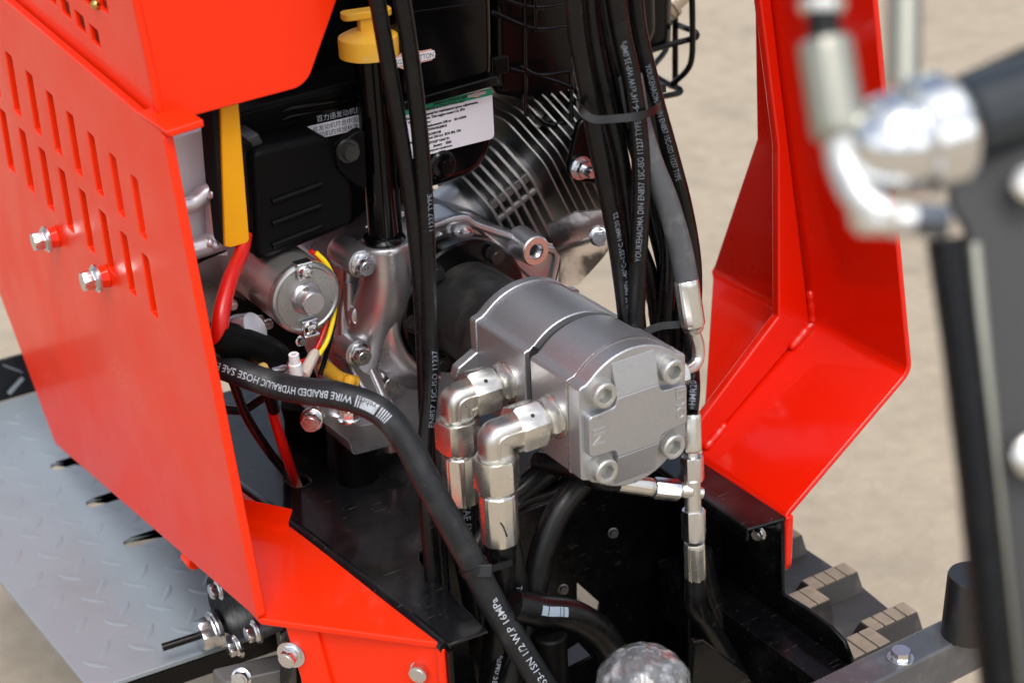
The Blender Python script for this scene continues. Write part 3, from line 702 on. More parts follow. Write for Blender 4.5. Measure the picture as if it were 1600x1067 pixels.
# threaded boss on the right plate
p = W(838, 393, y=EY-30); mb = MB().lathe(p, Y, [(0, 8.5), (0, 15), (1.5, 16.5), (34, 18)], 28, cap0=False); mb.lathe(p, Y, [(0, 8.5), (22, 8)], 24, cap0=False); link('threaded_boss', mb, CAST, en)
mb = MB().lathe(p-Y*.3, Y, [(0, 9), (0, 15.2), (.3, 15.2)], 28, cap0=False, cap1=False); link('boss_face', mb, PINK, en)
mb = MB().lathe(p+Y*2, Y, [(0, 8.3), (1.5, 7.2), (3, 8.3), (4.5, 7.2), (6, 8.3), (7.5, 7.2), (9, 8.3)], 20, cap0=False, cap1=False); link('thread', mb, BOLT, en)
p = W(757, 408, y=EY-2); mb = MB().lathe(p, -Y, [(0, 13), (1, 13)], 24); link('machined_pad', mb, PINK, en)
p = W(618, 602, y=EY-3); mb = MB(); mb.prism([W(*t, y=EY-3) for t in ((594, 628), (602, 596), (622, 577), (640, 592), (622, 618), (606, 624))], (0, -2, 0)); link('machined_pad', mb, MACH, en, .6)
(link('boss_web', MB().tube(spline([W(566, 413, y=EY-12), W(585, 428, y=EY-16), W(602, 440, y=EY-14)], 5), 11, 16), CAST, en, sharp=70))
p = W(556, 486, y=EY); mb = MB().lathe(p-Y*14, Y, [(0, 8), (2, 11), (20, 12)], 20); link('boss', mb, CAST, en)
# oil neck, filler tube, cap
nb = W(602, 400, y=318); mb = MB().lathe(nb-Z*8, Z, [(0, 24.5), (18, 25.5), (23, 26), (24.5, 24.5)], 40); mb.tube(spline([nb+Z*2, nb-Z*22+Y*3, nb-Z*50+V((-1, 13, 0)), nb-Z*85+V((-3, 34, 0)), nb-Z*120+V((-4, 62, 0))], 8), lambda t: 24.3+18*t*t, 40); link('oil_neck', mb, CAST, en, sharp=60)
mb = MB().sweep(V((0, 308, 0)), Y, [(38, 74), (6, 74.5), (1, 77), (0, 81), (3, 87), (12, 93), (22, 99), (30, 105), (38, 108)], R(205), R(338)); link('bearing_rim', mb, CAST, en, sharp=70)
tb_ = nb+Z*16; mb = MB().lathe(tb_, Z, [(0, 21), (3, 22), (6, 20), (9, 15)], 32); link('tube_grommet', mb, GLB, en)
tt_ = W(577, 84, y=318); mb = MB().tube([tb_+Z*2, tt_], 15.2, 28); link('filler_tube', mb, GLB, en)
mb = MB().tube([tb_+V((16, -3, 4)), tt_+V((16, -3, -10))], 3.5, 10); mb.tube([tb_+V((19, 3, 40)), tb_+V((19, 3, 4))], 3, 10); link('vent_pipe', mb, GLB, en)
mb = MB().lathe(tt_, Z, [(-2, 26), (-1, 28.5), (15, 28.5), (17, 28), (21, 20), (23, 11), (23.5, .5)], 44); cp = link('oil_cap', mb, YELP, en)
hc = tt_+Z*29; ca = (RV*.85+Y*.3); ca.z = 0; ca.normalize(); cb = Z.cross(ca)
mb = MB().obox(hc, ca, cb, Z, 8, 6, 8); q = roundpoly([(-24, -9), (24, -9), (24, 9), (-24, 9)], 8); mb.prism([hc+Z*6+ca*a+cb*b for a, b in q], (0, 0, 7)); link('cap_handle', mb, YELP, cp, 1.2)
mb = MB(); text_flat(mb, 'OIL', hc+Z*13.2-ca*8-cb*3, ca, cb, 6); link('cap_mark', mb, mat('cap emboss', (.55, .33, .05), .5), cp, flat=True)
# label box and upper tank
LY = 300
plate('blower_cover', [(628, 166), (775, 136), (772, 232), (748, 272), (690, 292), (632, 306)], LY, 120, GLB, 9, 12, 4)
plate('fuel_tank', [(632, -330), (752, -330), (771, 15), (772, 122), (632, 160)], LY-4, 160, GLB, 9, 12, 4)
plate('tank_flange', [(632, 160), (778, 119), (781, 133), (632, 174)], LY-12, 60, GLB, 2.5, 2, 2)
plate('tank_top_seam', [(636, 20), (745, 5), (746, 11), (636, 26)], LY-6, 10, GLB, 1.5, 1, 2)
mb = MB().obox(W(782, 102, y=LY+6), X, Y, Z, 9, 3, 9); link('tank_ear', mb, PLA, en, 3.5, 4)
p = W(692, 258, y=LY-1); mb = MB().lathe(p, -Y, [(0, 15), (3, 13), (3.5, 12)], 28); mb.hexa(p-Y*3, -Y, 8, 7, Z); link('cover_bolt', mb, GLB, en)
# black body behind
plate('engine_shroud', [(380, 30), (560, -40), (640, -40), (640, 330), (560, 370), (380, 250)], 405, 200, PLA, 10, 10)
plate('shroud_step', [(366, 176), (545, 130), (600, 120), (600, 250), (366, 270)], 345, 70, PLA, 5, 8)
mb = MB()
for py in (0, 13):
    mb.tube([W(440, 176+py, y=345), W(455, 170+py, y=345), W(540, 155+py, y=345)], 2.6, 10)
link('shroud_bead', mb, GLB, en)
# chinese emission sticker
def quadlabel(name, o, ex, ez, wd, ht, th, m, parent, r=1.5):
    q = roundpoly([(0, 0), (wd, 0), (wd, ht), (0, ht)], r, 3); ey = ex.cross(ez)
    return link(name, MB().prism([V(o)+ex*a+ez*b for a, b in q], ey*th), m, parent, flat=True)
co = W(481, 221, y=344.5); ex = V((1, 0, 0)); ez = V((0, 0, 1))
st = quadlabel('emission_sticker', co, ex, ez, 58, 14.5, .5, LABEL, en)
mb = MB(); text_flat(mb, '此发动机符合中国非道路移动', co+V((6, -.6, 8.2)), ex, ez, 4.2); text_flat(mb, '发动机的排放标准(第二阶', co+V((6, -.6, 1.6)), ex, ez, 4.2); link('sticker_print', mb, INK, st, flat=True)
mb = MB(); text_flat(mb, '百力通发动机排放标识', co+V((11, -.4, 17)), ex, ez, 4.8); link('sticker_title', mb, WHT, en, flat=True)
# main label on the blower cover
lo = W(640, 249, y=LY-.4); hi = W(768, 136, y=LY-.4); lo.x = W(632, 200, y=LY-.4).x
wd, ht = hi.x-lo.x, hi.z-lo.z
lb = quadlabel('specification_label', lo, ex, ez, wd, ht, .6, LABEL, en, 5)
gh = ht*.155
link('label_band', MB().prism([lo+V((0, -.15, ht-gh)), lo+V((wd, -.15, ht-gh)), lo+V((wd, -.15, ht-1)), lo+V((0, -.15, ht-1))], (0, -.5, 0)), GREEN, lb, flat=True)
BOLD = .05; mb = MB(); rows = [(.93, 'EMISSION CONTROL INFORMATION', .33, .042), (.86, 'BRIGGS & STRATTON, LLC', .22, .05), (.775, "See operator's manual for maintenance specs, adjustments,", .02, .044), (.70, 'and warranty info. This engine meets U.S. EPA', .04, .044), (.625, 'regulations for:', .08, .044), (.55, 'Displacement: 208 cc    80142909', .22, .044), (.475, 'Family: TBSXPNHEQMH2', .10, .044), (.385, 'Evap: TBSXS.2081HB', .10, .044), (.315, 'Maintenance Period: 250 hrs  ECS: EM, CM', .02, .044), (.22, '121/1398SYA2P*1044*01', .12, .046), (.145, 'January    2026', .3, .044), (.075, 'by equipment manufacturer', .2, .036)]
for (yy, s, xx, hh) in rows: 
    w0 = text2d(s)[2]*hh*ht; lim = wd*(.97-xx); text_flat(mb, s, lo+V((wd*xx, -.9, ht*yy-1)), ex, ez, hh*ht, min(w0, lim))
link('label_print', mb, INK, lb, flat=True); BOLD = .004
def diamond(c, wd, ht, parent, y0):
    q = [(-wd/2, 0), (-wd/2+ht*.18, ht*.22), (-wd*.22, ht*.22), (0, ht*.5), (wd*.22, ht*.22), (wd/2-ht*.18, ht*.22), (wd/2, 0), (wd/2-ht*.18, -ht*.22), (wd*.22, -ht*.22), (0, -ht*.5), (-wd*.22, -ht*.22), (-wd/2+ht*.18, -ht*.22)]
    o = link('brand_badge', MB().prism([V(c)+X*a+Z*b for a, b in q], (0, -.6, 0)), mat('badge rose', (.55, .32, .26), .4), parent, flat=True)
    q = [(-wd*.47, -ht*.15), (wd*.47, -ht*.15), (wd*.485, 0), (wd*.47, ht*.15), (-wd*.47, ht*.15), (-wd*.485, 0)]
    link('badge_field', MB().prism([V(c)+X*a+Z*b-Y*.7 for a, b in q], (0, -.4, 0)), LABEL, o, flat=True)
    mb = MB(); text_flat(mb, 'BRIGGS&STRATTON', V(c)+X*(-wd*.45)-Z*ht*.10-Y*1.3, X, Z, ht*.2, wd*.9); link('badge_print', mb, INK, o, flat=True)
diamond(W(640, 93, y=LY-4.4), 56, 25, en, 0)
diamond(lo+V((wd*.82, -.8, ht*.93)), wd*.22, ht*.13, lb, 0)
# air box with pressed ribs
AY = 300
ab = plate('control_cover', [(394, 240), (420, 230), (508, 211), (530, 236), (552, 270), (554, 352), (415, 408), (402, 404)], AY, 62, PLA, 9, 10, 4)
ri = MB()
for k_ in range(3):
    a, b = W(425, 316+k_*34, y=AY-.5), W(502, 288+k_*33, y=AY-.5)
    ri.tube([a, a.lerp(b, .5), b], 3.2, 10)
link('cover_rib', ri, PLA, en)
plate('cover_clip', [(384, 216), (404, 208), (412, 224), (398, 240), (388, 240)], AY+14, 40, mat('dark grey clip', (.03, .03, .032), .4), 2, 2)
plate('cover_side', [(383, 225), (394, 222), (402, 400), (396, 396)], AY+10, 100, PLA, 3, 3)
# ear bracket with bolt
plate('ear_bracket', [(526, 262), (528, 232), (548, 212), (570, 200), (575, 300), (548, 285)], AY-6, 12, PLA, 2, 8)
p = W(543, 236, y=AY-7); mb = MB().lathe(p, -Y, [(0, 12), (3, 11)], 24); mb.hexa(p-Y*3, -Y, 8.5, 7, Z); link('ear_bolt', mb, mat('dull dark bolt', (.05, .05, .05), .3, .7), en)
# cylinder with fins
tl = R(25); ca_ = V((math.cos(tl), 0, math.sin(tl))); cu_ = V((-math.sin(tl), 0, math.cos(tl)))
base = W(735, 330, y=430); 
BF = mat('black fin enamel', (.012, .012, .013), .35, bump=.15, bscale=300); FE = mat('bare fin edge', (.17, .168, .165), .45, .6); FG = mat('grey cast fin', (.10, .10, .102), .4, .5, bump=.3, bscale=300)
mb = MB(); mb.lathe(base-ca_*30, ca_, [(0, 42), (210, 42)], 24); link('cylinder_barrel', mb, CAST, en)
def fin(k, dy, dz, th=2.0, lift=0, fm=None):
    c = base+ca_*k+cu_*lift; pts = roundpoly([(-dy, -dz), (-dy, dz*.45), (-dy*.45, dz), (dy*.6, dz), (dy, dz*.5), (dy, -dz)], 10, 3)
    m_ = MB(); m_.k = 0; m_.prism([c+Y*a+cu_*b for a, b in pts], ca_*th, rim=1); o = link('cooling_fin', m_, [fm or BF, FE], en); return o
for i in range(6): fin(1+i*11, 62, 58+i*1.3, 3.0, 0, FG)
for i in range(10): fin(72+i*10, 76 if i < 6 else 70, 78-(0 if i < 6 else (i-5)*5), 1.8, 4)
for i in range(5):
    mb = MB(); c = base+ca_*(8+i*11)-Y*61; mb.lathe(c-ca_*5+cu_*8+Y*3, ca_, [(0, 4.5), (9, 4.5)], 14); link('fin_stud', mb, FG, en); link('fin_block', MB().obox(c+cu_*26+Y*6, ca_, Y, cu_, 4.5, 4, 5), FG, en, .8)
mb = MB(); c = base+ca_*150-Y*60+cu_*35; mb.tube(spline([c-ca_*12-cu_*-2, c+ca_*8+cu_*4, c+ca_*18+cu_*18], 6), 2.6, 10); link('head_rail', mb, FE, en)
mb = MB(); c = W(880, 215, y=400); mb.bolt(c, V((-.3, -.7, .6)), 8); link('head_bolt', mb, BOLT, en)
mb = MB(); c = W(838, 188, y=400); mb.bolt(c, V((-.2, -.4, .8)), 9); link('head_bolt', mb, mat('grey bolt', (.25, .25, .24), .4, .8), en)
# black bracket with nut near the hose bundle
plate('exhaust_bracket', [(905, 190), (955, 170), (960, 290), (900, 285), (888, 265)], 335, 8, GLB, 2, 8)
p = W(906, 262, y=334); mb = MB().lathe(p, -Y, [(0, 13), (3, 13)], 24); mb.hexa(p-Y*3, -Y, 10, 9, Z); mb.lathe(p-Y*12, -Y, [(0, 5.5), (2, 6), (4, 5.5), (6, 6), (8, 5.5), (10, 6), (13, 5)], 16); link('nut_and_stud', mb, BOLT, en)
# heat shield
sh = MB(); rowsA = [W(*t, y=yy) for t, yy in (((856, 352), 326), ((862, 380), 322), ((876, 405), 318), ((872, 440), 322))]; rowsB = [W(*t, y=yy) for t, yy in (((900, 332), 312), ((906, 372), 306), ((908, 402), 308), ((892, 448), 316))]; rowsC = [W(*t, y=yy) for t, yy in (((945, 328), 292), ((950, 365), 290), ((950, 392), 294), ((905, 444), 312))]
rowsA, rowsB, rowsC = spline(rowsA, 4), spline(rowsB, 4), spline(rowsC, 4); n_ = len(rowsA); vs = []
for r_ in (rowsA, rowsB, rowsC): vs += r_
vs += [v+V((1, 2, .5)) for v in vs]; T_ = 3*n_; fs = []
for c in range(2):
    for i in range(n_-1):
        f = [c*n_+i, c*n_+i+1, (c+1)*n_+i+1, (c+1)*n_+i]; fs += [f, [T_+k for k in f[::-1]]]
sh.add(vs, fs); link('heat_shield', sh, SHIELD, en, sharp=80)
p = W(936, 370, y=292); mb = MB().bolt(p, V((-.5, -.8, .2)), 8); link('shield_screw', mb, BOLT, en)
# engine foot
plate('engine_foot', [(478, 640), (520, 628), (560, 665), (640, 655), (640, 690), (552, 712), (545, 690)], 300, 60, CAST, 3, 5)
p = W(488, 655, y=296); mb = MB().lathe(p, V((-.6, -.8, .1)), [(-10, 11), (0, 12)], 20); mb.bolt(p, V((-.6, -.8, .1)), 10, Z, 1.2); link('foot_bolt', mb, BOLT, en)
p = W(546, 652, y=292); mb = MB().bolt(p-Z*2, Z, 9, X, 1.3); link('foot_bolt', mb, BOLT, en)
for (px, py, pt2) in ((478, 690, 640), (558, 745, 695)):
    b = W(px, py, z=DZ); 
    mb = MB().lathe(b, Z, [(0, 22), (4, 23), (28, 21), (46, 23), (50, 22)], 28); link('rubber_mount', mb, PLA, en)
mb = MB(); mb.tube(spline([W(*t, y=330) for t in ((505, 570), (530, 590), (556, 597))], 6), 7, 12); link('yellow_plug', mb, YELP, en)
mb = MB(); mb.sphere(W(546, 596, y=318), 7); link('yellow_plug', mb, YELP, en)
mb = MB(); mb.tube(spline([W(*t, y=330) for t in ((596, 660), (608, 680), (612, 700))], 6), 10, 12); link('drain_boss', mb, mat('rose cast boss', (.5, .33, .33), .3, .8), en)

# ---- muffler cage
mg = thing('muffler_guard', W(830, 220, y=430), 'black wire cage around the dark muffler above the finned cylinder', 'muffler guard')
MY = 372
mb = MB(); q = roundpoly([zx(*t, MY+25) for t in ((770, -260), (1020, -260), (1030, 60), (1000, 90), (900, 175), (775, 150))], 14); mb.prism([V((b, MY+25, a)) for a, b in q], (0, 140, 0)); link('muffler', mb, GLB, mg, 10, 3)
def wire(pts, r=2.6, yy=MY): return MB().tube(spline([W(*(t[:2]), y=(t[2] if len(t) > 2 else yy)) for t in pts], 6), r, 10)
for pts in ([(770, 20), (832, 45), (885, 42)], [(775, -4), (830, 12), (880, 8)], [(820, 0), (820, 45), (820, 110), (822, 182)], [(796, 108), (850, 122), (896, 138)], [(812, 104), (842, 118), (890, 112)], [(892, 110), (893, 185)], [(838, 184), (860, 195), (906, 186)], [(835, 0), (836, 50)]):
    link('guard_wire', wire(pts, 2.4), GLB, mg)
for pts in ([(1055, -20, 470), (1055, 40, 470), (1055, 139, 470)], [(1081, -20, 430), (1082, 40, 430), (1081, 90, 430), (1072, 112, 435), (1050, 132, 450)], [(1042, 30, 520), (1042, 70, 520), (1036, 85, 515), (1020, 104, 500)], [(1028, 24, 520), (1060, 40, 480), (1085, 50, 440), (1088, 58, 436), (1078, 62, 436), (1040, 72, 440), (1014, 80, 440)], [(1024, 120, 500), (1046, 133, 470), (1062, 140, 450), (1060, 146, 446), (1036, 151, 440), (1014, 156, 440)]):
    link('guard_wire', wire(pts, 3.6), GLB, mg)
p = W(1012, 20, y=470); mb = MB().lathe(p-Z*40, Z, [(0, 20), (4, 26), (50, 27), (90, 30), (140, 30)], 28); link('exhaust_pot', mb, GLB, mg)
mb = MB().lathe(W(1042, 12, y=478), V((.7, -.1, .5)), [(-5, 15), (-4, 17), (0, 17), (2, 15), (4, 17), (8, 17), (10, 13), (70, 13)], 24); link('exhaust_outlet', mb, mat('weathered outlet steel', (.5, .42, .33), .4, .8), mg)

# ================================================================== STARTER MOTOR
sc = W(480, 467, y=268); sax = V((0, 1, 0))
sm = thing('starter_motor', sc, 'silver cylindrical starter motor with two screw lugs on its end cap', 'starter motor')
SR = 35
mb = MB().lathe(sc+Y*6, Y, [(0, SR-1), (1, SR), (118, SR), (119, SR-2)], 48); link('motor_can', mb, STEEL, sm)
mb = MB().lathe(sc, Y, [(9, SR+.8), (3, SR+.8), (1, SR-.2), (0, SR-2.2), (0, SR-3.5), (1.2, SR-5)], 64, cap0=False); link('end_cap', mb, mat('plated end cap', (.42, .43, .43), .3, .9, bump=.1, bscale=700, rvar=.05), sm, sharp=9)
mb = MB().lathe(sc, -Y, [(-1.2, 16), (.4, 15), (2, 13), (13, 12), (15, 10.5)], 32); link('shaft_boss', mb, CAST, sm)
for dz in (1, -1):
    c = sc+V((-.5, 0, dz*(SR-6))); mb = MB().obox(c-Y*1.5, X, Y, Z, 8, 1.5, 8); mb.obox(c-V((0, -1, -dz*8)), X, Y, Z, 8, 6, 1.4); lg = link('screw_lug', mb, BOLT, sm, .8)
    mb = MB().lathe(c-Y*3, -Y, [(0, 7), (1, 7), (2.5, 5.5), (5, 5), (5.5, 3.5)], 24); mb.obox(c-Y*8.6, (X+Z).normalized(), Y, (X-Z).normalized(), 3.6, .4, .7); mb.obox(c-Y*8.6, (X-Z).normalized(), Y, (X+Z).normalized(), 3.6, .4, .7); link('screw', mb, BOLT, lg)
mb = MB().lathe(sc+V((0, 96, -SR-16)), Y, [(0, 14), (2, 16), (40, 16)], 28); link('solenoid', mb, PLA, sm)
plate('gear_bracket', [(345, 452), (400, 480), (470, 525), (500, 600), (470, 580), (440, 540), (360, 500)], 335, 8, PLA, 1.5, 5, 2, sm)
for (px, py) in ((362, 476), (404, 500), (418, 506), (470, 532)):
    mb = MB().bolt(W(px, py, y=333), -Y, 4.5); link('bracket_screw', mb, BOLT, sm)
mb = MB().lathe(W(345, 440, y=390), Y, [(0, 50), (6, 52), (20, 52)], 40); link('gear_housing', mb, CAST, sm)

# ================================================================== HYDRAULIC PUMP
pp = thing('hydraulic_pump', (0, 100, -70), 'grey cast aluminium hydraulic gear pump with four socket bolts on its end cover', 'hydraulic pump')
def pprof(hw=58, k=0):
    pts = [(-hw, -44), (-hw, 45), (-hw+2, 47), (-50, 48.5), (-47.5, 50.5)]
    c, r_ = 4, 66-k
    a0 = math.atan2(50-c, 45)
    for i in range(17): g = math.pi-a0-(math.pi-2*a0)*i/16; pts.append((r_*math.cos(g)*1.0, c+r_*math.sin(g)))
    pts += [(47.5, 50.5), (50, 48.5), (hw-2, 47), (hw, 45), (hw, -44), (hw-2, -46), (50, -48), (46, -52)]
    a1 = math.atan2(52-4, 46)
    for i in range(13): g = -a1-(math.pi-2*a1)*i/12; pts.append(((r_-2)*math.cos(g), -4+(r_-2)*math.sin(g)))
    pts += [(-46, -52), (-50, -48), (-hw+2, -46)]
    return pts
def pbody(name, y0, y1, m, hw=58, k=0, bev=1.2): 
    mb = MB().prism([V((a, y0, b)) for a, b in pprof(hw, k)], (0, y1-y0, 0)); return link(name, mb, m, pp, bev, 2, 30)
pbody('pump_section', 32, 91, PUMP); pbody('section_gasket', 91, 101.5, INK, 52, 6.5, 0); pbody('pump_section', 101.5, 184, PUMP)
pbody('cover_joint', 30.2, 32, MACH, 58.6, -.6, 0)
cov = pbody('end_cover', 12, 30.2, PUMP, 58, 0, 3)
q = [(-53, -20), (-25, -22), (-23, -30), (23, -30), (25, -22), (54, -20), (54, 20), (25, 22), (23, 30), (-23, 30), (-25, 22), (-53, 20)]
mb = MB(); mb.prism([V((a, 12.5, b)) for a, b in roundpoly(q, [4, 6, 0, 0, 6, 4, 4, 6, 0, 0, 6, 4])], (0, -8, 0)); link('cover_relief', mb, PUMP, pp, 1.2, 3)
for sg in (1, -1):
    mb = MB(); mb.prism([V((-23, 12.5, 30*sg)), V((-23, 4.5, 30.05*sg)), V((-23, 11.5, 61*sg)), V((-23, 12.5, 62*sg))], (46, 0, 0)); link('relief_slope', mb, PUMP, pp, .8)
for sx in (-1, 1):
    for sz in (-1, 1):
        c = V((37.5*sx, 0, 38.3*sz)); mb = MB(); mb.lathe(c+Y*12.5, -Y, [(0, 14.6), (1.6, 14.6)], 32); mb.lathe(c+Y*10.9, -Y, [(0, 13.4), (1.3, 13.4)], 32)
        wsh = link('washer', mb, SOCK, pp); mb = MB().socket(c, -Y, 12.2, 10, Z if sx*sz > 0 else X); link('socket_bolt', mb, SOCK, pp)
mb = MB(); text_flat(mb, 'IN', V((-50, 4.2, 8)), -Z, X, 13)
link('embossed_word', mb, mat('embossed face', (.52, .52, .52), .35, .85), pp, flat=True)
mb = MB(); text_flat(mb, 'OUT', V((52.5, 4.2, -14)), Z, -X, 11)
link('embossed_word', mb, bpy.data.materials['embossed face'], pp, flat=True)
# give the words thickness
for o in pp.children:
    if o.name.startswith('embossed_word'):
        sdm = o.modifiers.new('thick', 'SOLIDIFY'); sdm.thickness = .0009; sdm.offset = 0
# rear mounting ear
mb = MB(); mb.prism([W(*t, y=184) for t in ((712, 592), (716, 576), (752, 545), (764, 548), (762, 590), (740, 606), (720, 606))], (0, 12, 0)); link('mounting_ear', mb, PUMP, pp, 1.5)
mb = MB(); mb.prism([V((a*1.03, 184.2, b*1.03)) for a, b in pprof(58)], (0, 11, 0)); link('mounting_flange', mb, PUMP, pp, 1.5)
# black bell adaptor between pump and engine
ba = thing('bell_housing', (0, 260, -60), 'black round coupling housing between the pump and the engine', 'coupling housing')
mb = MB().lathe(V((0, 195.3, 0)), Y, [(0, 58), (0, 63), (3, 65), (10, 65), (16, 60), (24, 54), (60, 50), (112, 50)], 56); link('coupling_neck', mb, mat('dusty black casting', (.014, .014, .014), .45, bump=.4, bscale=250, rvar=.1, dust=(.075, .07, .06), dustamt=.4, dscale=30), ba)
mb = MB().lathe(V((0, 306, 0)), Y, [(0, 48), (0, 70), (2, 72.5), (30, 72.5), (34, 71)], 64); link('coupling_flange', mb, GLB, ba)
for g in (55, 125, 235, 305, 180, 0):
    c = V((62*math.cos(R(g)), 306, 62*math.sin(R(g)))); mb = MB().bolt(c, -Y, 9, Z, 1.1); link('flange_bolt', mb, mat('black oxide bolt', (.03, .03, .03), .25, .6), ba)
mb = MB(); mb.tube([V((-22, 190, 45)), V((-22, 240, 52))], .6, 6)

# ================================================================== FITTINGS, HOSES
def elbow(name, label, port, cx, r, zdrop, grp):
    root = thing(name, V((cx, port.y, port.z-zdrop)), label, 'pipe fitting', grp)
    x0 = port.x; fr = V((0, -.62, .78)).normalized()
    mb = MB().lathe(port, -X, [(0, 21), (2.2, 21), (2.6, 20)], 36); link('washer', mb, ZINC, root)
    mb = MB().hexa(port-X*2.6, -X, 20.5, 10, V((0, -.3, .95))); link('port_adapter', mb, ZINC, root)
    mb = MB().lathe(port-X*12.5, -X, [(0, 16.5), (1, 17), (2, 15.4), (3, 17), (4, 15.4), (5, 17), (8, 16)], 32); link('thread', mb, ZINC, root)
    nx0 = x0-17.5; nr_ = 23.5; mb = MB().hexa(V((nx0, port.y, port.z)), -X, nr_, 27, fr); nut = link('swivel_nut', mb, ZINC, root)
    mb = MB().lathe(V((nx0-13, port.y, port.z))+fr*(nr_*.866-.4), fr, [(0, 2), (.7, 2)], 14); link('weep_hole', mb, INK, nut)
    c = V((cx, port.y, port.z)); er = 14.4; xr = nx0-24
    ra = 3.5; mid_ = [(c+V((ra, 0, -ra))+V((-math.sin(q), 0, math.cos(q)))*ra, V((-math.cos(q), 0, -math.sin(q)))) for q in [math.pi/2*i/6 for i in range(7)]]
    secs = [(V((xr, port.y, port.z)), -X), (V((cx+er+2, port.y, port.z)), -X)]+mid_+[(V((cx, port.y, port.z-er-2)), -Z), (V((cx, port.y, port.z-23)), -Z)]
    NN = 36; vs = []
    for p_, t_v in secs:
        nrm_ = Y.cross(t_v)
        for k_ in range(NN):
            g = 2*math.pi*k_/NN; sq = (abs(math.cos(g))**3.4+abs(math.sin(g))**3.4)**(-1/3.4); vs.append(p_+(nrm_*math.cos(g)+Y*math.sin(g))*er*.95*sq)
    mb = MB().add(vs, [[j*NN+k_, j*NN+(k_+1) % NN, (j+1)*NN+(k_+1) % NN, (j+1)*NN+k_] for j in range(len(secs)-1) for k_ in range(NN)]+[list(range(NN)), [(len(secs)-1)*NN+k_ for k_ in range(NN)]]); el = link('elbow_body', mb, ZCAST, root, sharp=62)
    hx_ = nx0-27
    rb = [V((hx_+4, port.y-er*.97, port.z+er*.30)), V((cx+er*.2, port.y-er*.97, port.z+er*.30)), V((cx-er*.26, port.y-er*.97, port.z-er*.1)), V((cx-er*.30, port.y-er*.97, port.z-20))]
    mb = MB().tube(spline(rb, 5), 1.2, 8); link('forging_line', mb, ZCAST, el, sharp=70)
    mb = MB().lathe(c-Z*17, -Z, [(0, 16.4), (2, 17), (4, 15)], 32); link('collar', mb, ZINC, root)
    mb = MB().hexa(c-Z*20, -Z, 21.5, 31, V((-.30, -.95, 0))); link('hose_nut', mb, ZINC, root)
    mb = MB().lathe(c-Z*50, -Z, [(0, 13.5), (8, 12.5)], 28); link('hose_tail', mb, ZINC, root)
    mb = MB(); fa, fb = c-Z*56, c-Z*(56+zdrop); ferrule(mb, fa, fb, 17.6, 8); link('crimp_ferrule', mb, ZINC, root)
    return root, fb
pr1 = W(793, 597, x=-58); pr2 = W(866, 650, x=-58)
c1x = W(712, 628, y=pr1.y).x; c2x = W(772, 664, y=pr2.y).x
e1_, f1 = elbow('elbow_fitting', 'plated right angle elbow fitting on the rear section of the pump, farther left', pr1, c1x, 0, 52, 'elbow fittings on the pump inlet side')
e2_, f2 = elbow('elbow_fitting', 'plated right angle elbow fitting marked with a black pen stroke on its ferrule', pr2, c2x, 0, 52, 'elbow fittings on the pump inlet side')
# pen stroke
mb = MB(); fc = f2+Z*30
pa = []
for i in range(8):
    t = i/7; g = R(-118+18*t); pa.append(V((f2.x, f2.y, 0))+V((math.cos(g), math.sin(g), 0))*17.75+Z*(f2.z+30-16*t+3*math.sin(t*3)))
mb.ribbon(pa, V((1, 0, 0)), 1.6, .3); link('pen_stroke', mb, INK, e2_, flat=True)

GH = 'hydraulic hoses around the pump'
# hoses below the two ferrules
o, P = hose('hydraulic_hose', 'black hose hanging from the left elbow ferrule with pale downward print', [f1+Z*4, f1-Z*40, f1-Z*110+V((6, -4, 0)), f1-Z*260+V((10, -20, 0))], 14.2, RUB, GH)
mb = MB(); text_hose(mb, 'SAE EN853-1SN', P, 14.2, 2, 1, 7, 18); link('lettering', mb, PALE, o, flat=True)
hose('hydraulic_hose', 'black hose hanging from the elbow ferrule that carries the pen stroke', [f2+Z*4, f2-Z*40, f2-Z*110+V((-6, 4, 0)), f2-Z*260+V((-26, 10, 0))], 14.6, RUB, GH)

# H1 big printed hose
pts = [V((-286, 440, -10)), W(338, 569, y=262), W(440, 604, y=200), W(530, 618, y=150), W(590, 640, y=125), W(632, 685, y=105), W(672, 760, y=80), W(722, 850, y=55), W(775, 950, y=32), W(826, 1034, y=14), W(880, 1120, y=-5)]
r1 = mmw(44, pts[5])/2
h1o, P1_ = hose('hydraulic_hose', 'thick matt black hose printed WIRE BRAIDED HYDRAULIC HOSE crossing in front of the engine', pts, r1, RUB2, None, n=28, sub=14)
mb = MB(); s0 = P1_.near(553, 622)
h_ = 6.4; text_hose(mb, 'WIRE BRAIDED HYDRAULIC HOSE SAE EN853', P1_, r1, s0, -1, h_, 6, stretch=(s0-P1_.near(345, 572))/(text2d('WIRE BRAIDED HYDRAULIC HOSE SAE EN8')[2]*h_))
s1 = P1_.near(842, 1052); link('lettering', mb, WHT, h1o, flat=True); mb = MB(); h_ = 6.6; text_hose(mb, '853-1SN 1/2 W.P 16MPa', P1_, r1, s1+12, -1, h_, -8, stretch=(s1+12-P1_.near(744, 938))/(text2d('853-1SN 1/2 W.P 16MPa')[2]*h_))
link('lettering', mb, WHT, h1o, flat=True); mb = MB()
for k_ in range(5):
    band_hose(mb, P1_, r1, P1_.near(557, 624)+k_*2.2, P1_.near(557, 624)+k_*2.2+1.1, 10, -4)
    band_hose(mb, P1_, r1, P1_.near(592, 645)+k_*2.2, P1_.near(592, 645)+k_*2.2+1.1, 10, -4)
band_hose(mb, P1_, r1, P1_.near(568, 627), P1_.near(588, 642), 10, -4)
link('stamp', mb, WHT, h1o, flat=True)
mb = MB(); text_hose(mb, 'yebros', P1_, r1, P1_.near(588, 642)-2, -1, 5, -4, lift=.6); link('hose_logo', mb, INK, h1o, flat=True)

